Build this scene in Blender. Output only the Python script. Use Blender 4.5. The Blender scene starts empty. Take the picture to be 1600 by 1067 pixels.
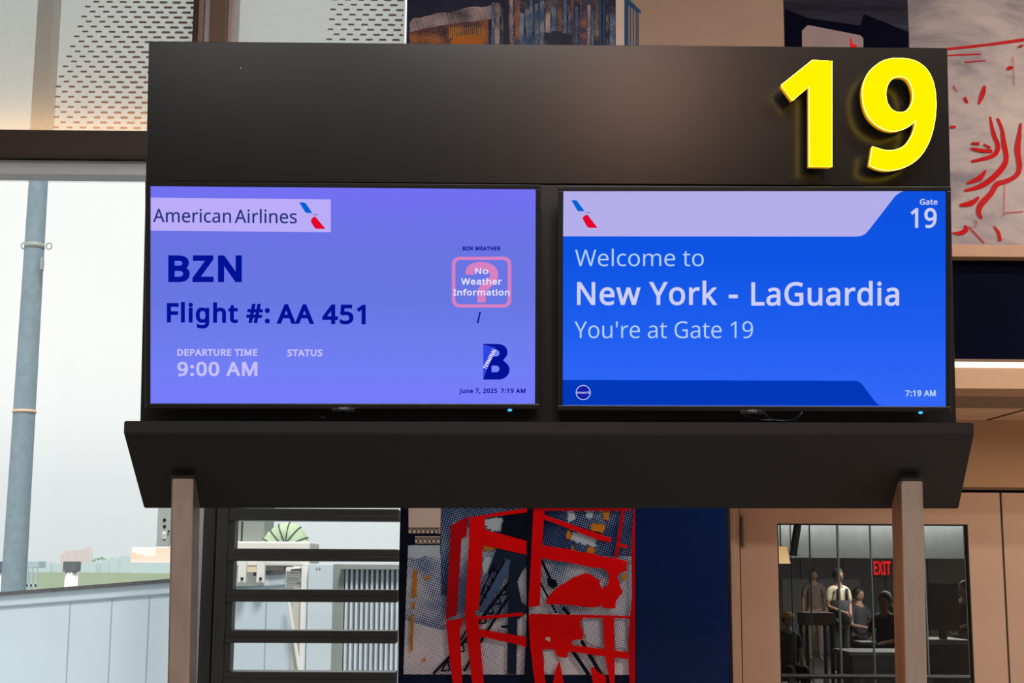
import bpy, bmesh, math, random
from mathutils import Vector, Matrix
random.seed(7)
SC = bpy.context.scene
COL = SC.collection

# ------------------------------------------------------------------ camera
F = 2200.0
def basis(p, y, r):
    fw = Vector((math.sin(y)*math.cos(p), math.cos(y)*math.cos(p), math.sin(p)))
    rt = Vector((math.cos(y), -math.sin(y), 0)); up = rt.cross(fw)
    return fw, rt*math.cos(r)+up*math.sin(r), -rt*math.sin(r)+up*math.cos(r)
FW, RT, UP = basis(math.radians(9.133), 0.016, math.radians(0.311))
EYE = Vector((0, 0, 1.7))
cam = bpy.data.cameras.new('camera'); camo = bpy.data.objects.new('camera', cam); COL.objects.link(camo)
cam.sensor_width = 36; cam.lens = F*36/1600; cam.clip_end = 3000; cam.clip_start = 0.05
R3 = Matrix((RT, UP, -FW)).transposed()
camo.matrix_world = Matrix.Translation(EYE) @ R3.to_4x4()
SC.camera = camo

# ------------------------------------------------------------------ world
w = bpy.data.worlds.new('sky'); SC.world = w; w.use_nodes = True
nt = w.node_tree; bg = nt.nodes['Background']
tc = nt.nodes.new('ShaderNodeTexCoord'); sx = nt.nodes.new('ShaderNodeSeparateXYZ'); rp = nt.nodes.new('ShaderNodeValToRGB')
nt.links.new(tc.outputs['Generated'], sx.inputs[0]); nt.links.new(sx.outputs['Z'], rp.inputs[0]); nt.links.new(rp.outputs[0], bg.inputs[0])
e = rp.color_ramp.elements
e[0].position = 0.0; e[0].color = (.71, .755, .775, 1)
e[1].position = 0.15; e[1].color = (.98, .99, .97, 1)
q = e.new(0.055); q.color = (.79, .825, .83, 1)
q = e.new(0.10); q.color = (.92, .94, .935, 1)
bg.inputs[1].default_value = 1.03
sun = bpy.data.lights.new('hazy_sun', 'SUN'); sun.energy = 3.0; sun.angle = .2; sun.color = (1, .93, .86)
suno = bpy.data.objects.new('hazy_sun', sun); COL.objects.link(suno); suno.rotation_euler = Vector((-.16, .5, -.85)).to_track_quat('-Z', 'Y').to_euler()

# ------------------------------------------------------------------ lights of the hall, with added fills
def area(name, loc, sx_, sy_, power, col, look=(0, 0, -1)):
    l = bpy.data.lights.new(name, 'AREA'); l.shape = 'RECTANGLE'; l.size = sx_; l.size_y = sy_; l.energy = power; l.color = col
    o = bpy.data.objects.new(name, l); COL.objects.link(o); o.location = loc
    o.rotation_euler = Vector(look).to_track_quat('-Z', 'Y').to_euler(); return o
WARM = (1, .86, .76)
area('hall_light', (-2.0, -3.0, 4.85), 1.6, .3, 70, (1, .96, .93))
area('hall_light', (2.6, 0.6, 4.85), 1.6, .3, 130, WARM)
area('hall_light', (1.62, -5.75, 4.85),   .7, .5, 54, (1, .52, .34), (-.1, .75, -.5))
area('hall_light', (0.2, -1.0, 4.85), 1.6, .3, 200, (1, .94, .90))  # added overhead fill for the posts, shelf and window frames
area('hall_light', (4.2, 3.2, 4.85), 1.6, .3, 150, WARM)
area('hall_light', (0.3, 2.2, 4.85), 1.6, .3, 35, WARM)
area('alcove_light', (3.1, 5.45, 2.31), 2.2, .1, 12, (1, .72, .48))
area('lobby_light', (8.5, 22, 3.2), 6, 3, 500, (1, .95, .88))
area('lobby_light', (8.0, 31.0, 3.3), 6, .3, 120, (1, .98, .96), (0, .8, -.6))
area('lobby_light', (4.0, 7.2, 3.5), 3, .3, 45, (1, .97, .94), (.1, .5, -.8))  # added lamp, brightens the glass partition joints and nearest people
SC.view_settings.view_transform = 'Standard'; SC.view_settings.look = 'None'
SC.view_settings.gamma = 1; SC.view_settings.use_curve_mapping = False; SC.view_settings.exposure = 0.0

# ------------------------------------------------------------------ materials
def lin(c):
    c = c/255.0
    return c/12.92 if c <= .04045 else ((c+.055)/1.055)**2.4
def C(r, g, b): return (lin(r), lin(g), lin(b), 1)
MATS = {}
def mat(name, rgb, rough=.6, metal=0.0, var=.08, scale=6.0, spec=.5, stretch=(1, 1, 1), bump=0.0, coat=0.0):
    if name in MATS: return MATS[name]
    m = bpy.data.materials.new(name); m.use_nodes = True; n = m.node_tree.nodes; L = m.node_tree.links
    b = n['Principled BSDF']; b.inputs['Roughness'].default_value = rough; b.inputs['Metallic'].default_value = metal
    b.inputs['Specular IOR Level'].default_value = spec; b.inputs['Coat Weight'].default_value = coat
    t = n.new('ShaderNodeTexCoord'); mp = n.new('ShaderNodeMapping'); mp.inputs['Scale'].default_value = stretch
    no = n.new('ShaderNodeTexNoise'); no.inputs['Scale'].default_value = scale; no.inputs['Detail'].default_value = 4
    r = n.new('ShaderNodeValToRGB'); c = C(*rgb)
    r.color_ramp.elements[0].position = .3; r.color_ramp.elements[1].position = .7
    r.color_ramp.elements[0].color = tuple(x*(1-var) for x in c[:3])+(1,)
    r.color_ramp.elements[1].color = tuple(min(1, x*(1+var)) for x in c[:3])+(1,)
    L.new(t.outputs['Object'], mp.inputs[0]); L.new(mp.outputs[0], no.inputs[0]); L.new(no.outputs[0], r.inputs[0]); L.new(r.outputs[0], b.inputs['Base Color'])
    if bump:
        bp = n.new('ShaderNodeBump'); bp.inputs['Strength'].default_value = bump; bp.inputs['Distance'].default_value = .002
        L.new(no.outputs[0], bp.inputs['Height']); L.new(bp.outputs[0], b.inputs['Normal'])
    MATS[name] = m; return m
def emi(name, rgb, s=1.0, rgb2=None, axis='Z', lo=0, hi=1, band=None):
    if name in MATS: return MATS[name]
    m = bpy.data.materials.new(name); m.use_nodes = True; n = m.node_tree.nodes; L = m.node_tree.links; n.clear()
    em = n.new('ShaderNodeEmission'); o = n.new('ShaderNodeOutputMaterial'); L.new(em.outputs[0], o.inputs[0])
    em.inputs[1].default_value = s; em.inputs[0].default_value = C(*rgb)
    if rgb2:
        t = n.new('ShaderNodeTexCoord'); sp = n.new('ShaderNodeSeparateXYZ'); mr = n.new('ShaderNodeMapRange'); mr.inputs[1].default_value = lo; mr.inputs[2].default_value = hi
        r = n.new('ShaderNodeValToRGB')
        r.color_ramp.elements[0].color = C(*rgb); r.color_ramp.elements[1].color = C(*rgb2)
        if band:
            for p_, c_ in band:
                k = r.color_ramp.elements.new(p_); k.color = C(*c_)
        L.new(t.outputs['Object'], sp.inputs[0]); L.new(sp.outputs[axis], mr.inputs[0]); L.new(mr.outputs[0], r.inputs[0]); L.new(r.outputs[0], em.inputs[0])
    MATS[name] = m; return m
def glass(name, tint=(.99, .998, .995), gl=.02):
    if name in MATS: return MATS[name]
    m = bpy.data.materials.new(name); m.use_nodes = True; n = m.node_tree.nodes; L = m.node_tree.links; n.clear()
    o = n.new('ShaderNodeOutputMaterial'); a = n.new('ShaderNodeBsdfTransparent'); a.inputs[0].default_value = (*tint, 1)
    g = n.new('ShaderNodeBsdfGlossy'); g.inputs['Roughness'].default_value = .02; x = n.new('ShaderNodeMixShader')
    f = n.new('ShaderNodeFresnel'); f.inputs[0].default_value = 1.5; ml = n.new('ShaderNodeMath'); ml.operation = 'MULTIPLY'; ml.inputs[1].default_value = gl/.04
    L.new(f.outputs[0], ml.inputs[0]); L.new(ml.outputs[0], x.inputs[0]); L.new(a.outputs[0], x.inputs[1]); L.new(g.outputs[0], x.inputs[2]); L.new(x.outputs[0], o.inputs[0])
    MATS[name] = m; return m
def fabric(name):
    m = bpy.data.materials.new(name); m.use_nodes = True; n = m.node_tree.nodes; L = m.node_tree.links; n.clear()
    o = n.new('ShaderNodeOutputMaterial'); a = n.new('ShaderNodeBsdfTransparent'); a.inputs[0].default_value = (.90, .93, .93, 1)
    tr = n.new('ShaderNodeBsdfTranslucent'); tr.inputs[0].default_value = (.78, .80, .79, 1)
    d = n.new('ShaderNodeBsdfDiffuse'); d.inputs[0].default_value = (.8, .78, .75, 1)
    t = n.new('ShaderNodeTexCoord'); mp = n.new('ShaderNodeMapping'); mp.inputs['Scale'].default_value = (60, 1, 5)
    no = n.new('ShaderNodeTexNoise'); no.inputs['Scale'].default_value = 6
    mr = n.new('ShaderNodeMapRange'); mr.inputs[3].default_value = .62; mr.inputs[4].default_value = .52
    x1 = n.new('ShaderNodeMixShader'); x1.inputs[0].default_value = .3; x2 = n.new('ShaderNodeMixShader')
    L.new(t.outputs['Object'], mp.inputs[0]); L.new(mp.outputs[0], no.inputs[0]); L.new(no.outputs[0], mr.inputs[0]); L.new(mr.outputs[0], x2.inputs[0])
    L.new(tr.outputs[0], x1.inputs[1]); L.new(d.outputs[0], x1.inputs[2]); L.new(x1.outputs[0], x2.inputs[1]); L.new(a.outputs[0], x2.inputs[2]); L.new(x2.outputs[0], o.inputs[0])
    return m
def halftone(name, light, dark, dens=190, lo=0.0, hi=1.0, ang=.5, nscale=4.0):
    """printed dot screen: dark ink dots whose size follows a soft cloud"""
    m = bpy.data.materials.new(name); m.use_nodes = True; n = m.node_tree.nodes; L = m.node_tree.links
    b = n['Principled BSDF']; b.inputs['Roughness'].default_value = .35
    t = n.new('ShaderNodeTexCoord'); mp = n.new('ShaderNodeMapping'); mp.inputs['Rotation'].default_value = (0, ang, 0)
    sp = n.new('ShaderNodeSeparateXYZ'); L.new(t.outputs['Object'], mp.inputs[0]); L.new(mp.outputs[0], sp.inputs[0])
    def mth(op, a, bb=None):
        k = n.new('ShaderNodeMath'); k.operation = op
        for i, v in enumerate((a, bb)):
            if v is None: continue
            if isinstance(v, (int, float)): k.inputs[i].default_value = v
            else: L.new(v, k.inputs[i])
        return k.outputs[0]
    sxn = mth('SINE', mth('MULTIPLY', sp.outputs['X'], dens*2)); szn = mth('SINE', mth('MULTIPLY', sp.outputs['Z'], dens*2))
    dot = mth('ADD', mth('MULTIPLY', mth('MULTIPLY', sxn, szn), .5), .5)
    no = n.new('ShaderNodeTexNoise'); no.inputs['Scale'].default_value = nscale; no.inputs['Detail'].default_value = 5; L.new(t.outputs['Object'], no.inputs[0])
    mr = n.new('ShaderNodeMapRange'); mr.inputs[1].default_value = .3; mr.inputs[2].default_value = .7; mr.inputs[3].default_value = lo; mr.inputs[4].default_value = hi
    L.new(no.outputs[0], mr.inputs[0])
    s = mth('MULTIPLY', mth('ADD', mth('SUBTRACT', mr.outputs[0], dot), .08), 6.0); s2 = n.new('ShaderNodeClamp'); L.new(s, s2.inputs[0])
    mx = n.new('ShaderNodeMix'); mx.data_type = 'RGBA'; mx.inputs[6].default_value = C(*light); mx.inputs[7].default_value = C(*dark)
    L.new(s2.outputs[0], mx.inputs[0]); L.new(mx.outputs[2], b.inputs['Base Color']); return m
def painted(name, a, b_, c_, scale=3.0, stretch=(.5, 1, 3.2), rot=.2):
    m = bpy.data.materials.new(name); m.use_nodes = True; n = m.node_tree.nodes; L = m.node_tree.links
    b = n['Principled BSDF']; b.inputs['Roughness'].default_value = .5
    t = n.new('ShaderNodeTexCoord'); mp = n.new('ShaderNodeMapping'); mp.inputs['Scale'].default_value = stretch; mp.inputs['Rotation'].default_value = (0, rot, 0)
    no = n.new('ShaderNodeTexNoise'); no.inputs['Scale'].default_value = scale; no.inputs['Detail'].default_value = 9; no.inputs['Roughness'].default_value = .62; no.inputs['Distortion'].default_value = .5
    r = n.new('ShaderNodeValToRGB'); e = r.color_ramp.elements
    e[0].position = .36; e[0].color = C(*a); e[1].position = .64; e[1].color = C(*c_); k = e.new(.5); k.color = C(*b_)
    L.new(t.outputs['Object'], mp.inputs[0]); L.new(mp.outputs[0], no.inputs[0]); L.new(no.outputs[0], r.inputs[0]); L.new(r.outputs[0], b.inputs['Base Color']); return m

# ------------------------------------------------------------------ frames: where things stand
class Frame:
    def __init__(s, O=(0, 0, 0), yaw=0.0, tilt=0.0, roll=0.0):
        yaw, tilt, roll = map(math.radians, (yaw, tilt, roll))
        X = Vector((math.cos(yaw), math.sin(yaw), 0)); U = Vector((0, -math.sin(tilt), math.cos(tilt)))
        N = X.cross(U); U = N.cross(X).normalized()*1; N = -N.normalized()*1
        U = X.cross(-N)*-1 if X.cross(-N).z < 0 else X.cross(-N)
        N = U.cross(X).normalized()                # pointing away from the viewer
        X2 = X*math.cos(roll)+U*math.sin(roll); U2 = -X*math.sin(roll)+U*math.cos(roll)
        s.O, s.X, s.U, s.N = Vector(O), X2, U2, N
        s.M = Matrix.Translation(s.O) @ Matrix((X2, N, U2)).transposed().to_4x4()
    def hit(s, px, py, y=0.0):
        d = FW + RT*((px-800)/F) - UP*((py-533.5)/F)
        o = s.O + s.N*y
        t = (o-EYE).dot(s.N)/d.dot(s.N); p = EYE+d*t-s.O
        return Vector((p.dot(s.X), y, p.dot(s.U)))
    def rect(s, x0, y0, x1, y1, y=0.0):           # pixel box -> (X0,X1,Z0,Z1)
        a, b, c, d = s.hit(x0, y0, y), s.hit(x1, y0, y), s.hit(x0, y1, y), s.hit(x1, y1, y)
        return (a.x+c.x)/2, (b.x+d.x)/2, (c.z+d.z)/2, (a.z+b.z)/2
W = Frame()
def P(px, py, y): return W.hit(px, py, y)

# ------------------------------------------------------------------ object helpers
BASE = {}; MAT4 = {}
def link(o): COL.objects.link(o); return o
def props(o, label=None, cat=None, group=None, kind=None):
    if label: o['label'] = label
    if cat: o['category'] = cat
    if group: o['group'] = group
    if kind: o['kind'] = kind
    return o
def thing(name, label, cat, base=(0, 0, 0), fr=W, group=None, kind=None):
    o = link(bpy.data.objects.new(name, None)); o.empty_display_size = .1
    o.matrix_world = fr.M @ Matrix.Translation(base); BASE[o.name] = Vector(base)
    return props(o, label, cat, group, kind)
class MB:
    def __init__(s): s.bm = bmesh.new()
    def box(s, x0, x1, y0, y1, z0, z1, bev=0.0, seg=2):
        t = bmesh.new(); v = [t.verts.new((x, y, z)) for z in (z0, z1) for y in (y0, y1) for x in (x0, x1)]
        for f in ((0, 1, 3, 2), (4, 6, 7, 5), (0, 4, 5, 1), (2, 3, 7, 6), (0, 2, 6, 4), (1, 5, 7, 3)): t.faces.new([v[i] for i in f])
        bmesh.ops.recalc_face_normals(t, faces=t.faces)
        if bev: bmesh.ops.bevel(t, geom=list(t.edges), offset=bev, segments=seg, affect='EDGES', profile=.5)
        s.add(t); return s
    def add(s, t):
        me = bpy.data.meshes.new('x'); t.to_mesh(me); t.free(); s.bm.from_mesh(me); bpy.data.meshes.remove(me)
    def quadbox(s, a, b, c, d, y0, y1):           # prism on 4 (x,z) corners
        return s.prism([a, b, c, d], y0, y1)
    def prism(s, pts, y0, y1, axis='y'):
        t = bmesh.new(); ps = [(p[0], p[-1]) for p in pts]
        mk = {'y': lambda p, q: (p[0], q, p[1]), 'x': lambda p, q: (q, p[0], p[1]), 'z': lambda p, q: (p[0], p[1], q)}[axis]
        A = [t.verts.new(mk(p, y0)) for p in ps]; B = [t.verts.new(mk(p, y1)) for p in ps]; n = len(ps)
        t.faces.new(A); t.faces.new(B[::-1])
        for i in range(n): t.faces.new((A[i], A[(i+1) % n], B[(i+1) % n], B[i]))
        bmesh.ops.recalc_face_normals(t, faces=t.faces); 
        big = [f for f in t.faces if len(f.verts) > 4]
        if big: bmesh.ops.triangulate(t, faces=big)
        s.add(t); return s
    def tube(s, pts, r, n=8, cap=True):
        t = bmesh.new(); pts = [Vector(p) for p in pts]; rs = r if isinstance(r, (list, tuple)) else [r]*len(pts); rings = []
        prev = None
        for i, p in enumerate(pts):
            d = (pts[min(i+1, len(pts)-1)]-pts[max(i-1, 0)]).normalized()
            a = prev if prev is not None else (Vector((0, 0, 1)) if abs(d.z) < .9 else Vector((1, 0, 0)))
            u = (a-d*a.dot(d)).normalized(); v = d.cross(u); prev = u
            rings.append([t.verts.new(p+(u*math.cos(2*math.pi*k/n)+v*math.sin(2*math.pi*k/n))*rs[i]) for k in range(n)])
        for a, b in zip(rings, rings[1:]):
            for k in range(n): t.faces.new((a[k], a[(k+1) % n], b[(k+1) % n], b[k]))
        if cap: t.faces.new(rings[0][::-1]); t.faces.new(rings[-1])
        bmesh.ops.recalc_face_normals(t, faces=t.faces); s.add(t); return s
    def ball(s, c, r, sub=2, sc=(1, 1, 1)):
        t = bmesh.new(); bmesh.ops.create_icosphere(t, subdivisions=sub, radius=r)
        for v in t.verts: v.co = Vector((v.co.x*sc[0], v.co.y*sc[1], v.co.z*sc[2]))+Vector(c)
        s.add(t); return s
    def build(s, name, m, parent=None, label=None, smooth=False, base=None, fr=W, cat=None, group=None, kind=None):
        me = bpy.data.meshes.new(name); b = Vector(base) if base is not None else (BASE[parent.name] if parent else Vector((0, 0, 0)))
        bmesh.ops.translate(s.bm, verts=s.bm.verts, vec=-b); s.bm.to_mesh(me); s.bm.free()
        o = link(bpy.data.objects.new(name, me)); me.materials.append(m)
        if smooth:
            me.polygons.foreach_set('use_smooth', [True]*len(me.polygons))
        BASE[o.name] = b
        if parent: o.parent = parent
        else: o.matrix_world = fr.M @ Matrix.Translation(b)
        return props(o, label, cat, group, kind)
def prism(pts, y0, y1): return MB().prism(pts, y0, y1)
def box(*a, **k): return MB().box(*a, **k)
def flat(fr, pxs, y, m, name, parent, th=.0012, **k):     # flat print: pixel outline on the plane y, real thickness
    return MB().prism([fr.hit(x, yy, y) for x, yy in pxs], y, y+th).build(name, m, parent, **k)
def ribbon_pts(pts, w):
    ws = w if isinstance(w, (list, tuple)) else [w]*len(pts); L_, R_ = [], []
    for i, p in enumerate(pts):
        a = pts[max(i-1, 0)]; b = pts[min(i+1, len(pts)-1)]; dx, dy = b[0]-a[0], b[1]-a[1]; l = math.hypot(dx, dy) or 1
        nx, ny = -dy/l*ws[i]/2, dx/l*ws[i]/2; L_.append((p[0]+nx, p[1]+ny)); R_.append((p[0]-nx, p[1]-ny))
    return L_+R_[::-1]
def catmull(pts, n=5, corners=(), closed=True):
    out = []; N = len(pts); rng = range(N if closed else N-1)
    for i in rng:
        p1, p2 = pts[i], pts[(i+1) % N]
        p0 = pts[i-1] if (closed or i > 0) else p1; p3 = pts[(i+2) % N] if (closed or i+2 < N) else p2
        if i in corners: p0 = p1
        if (i+1) % N in corners: p3 = p2
        for k in range(n):
            t = k/n
            out.append(tuple(.5*((2*p1[j])+(-p0[j]+p2[j])*t+(2*p0[j]-5*p1[j]+4*p2[j]-p3[j])*t*t+(-p0[j]+3*p1[j]-3*p2[j]+p3[j])*t**3) for j in (0, 1)))
    if not closed: out.append(pts[-1])
    return out
def wobble(pts, amp, n=4, seed=1):               # hand-painted edge
    rnd = random.Random(seed); out = []
    for i, p in enumerate(pts):
        q_ = pts[(i+1) % len(pts)]
        for k in range(n):
            t = k/n; out.append((p[0]+(q_[0]-p[0])*t+rnd.uniform(-amp, amp), p[1]+(q_[1]-p[1])*t+rnd.uniform(-amp, amp)))
    return out

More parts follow.
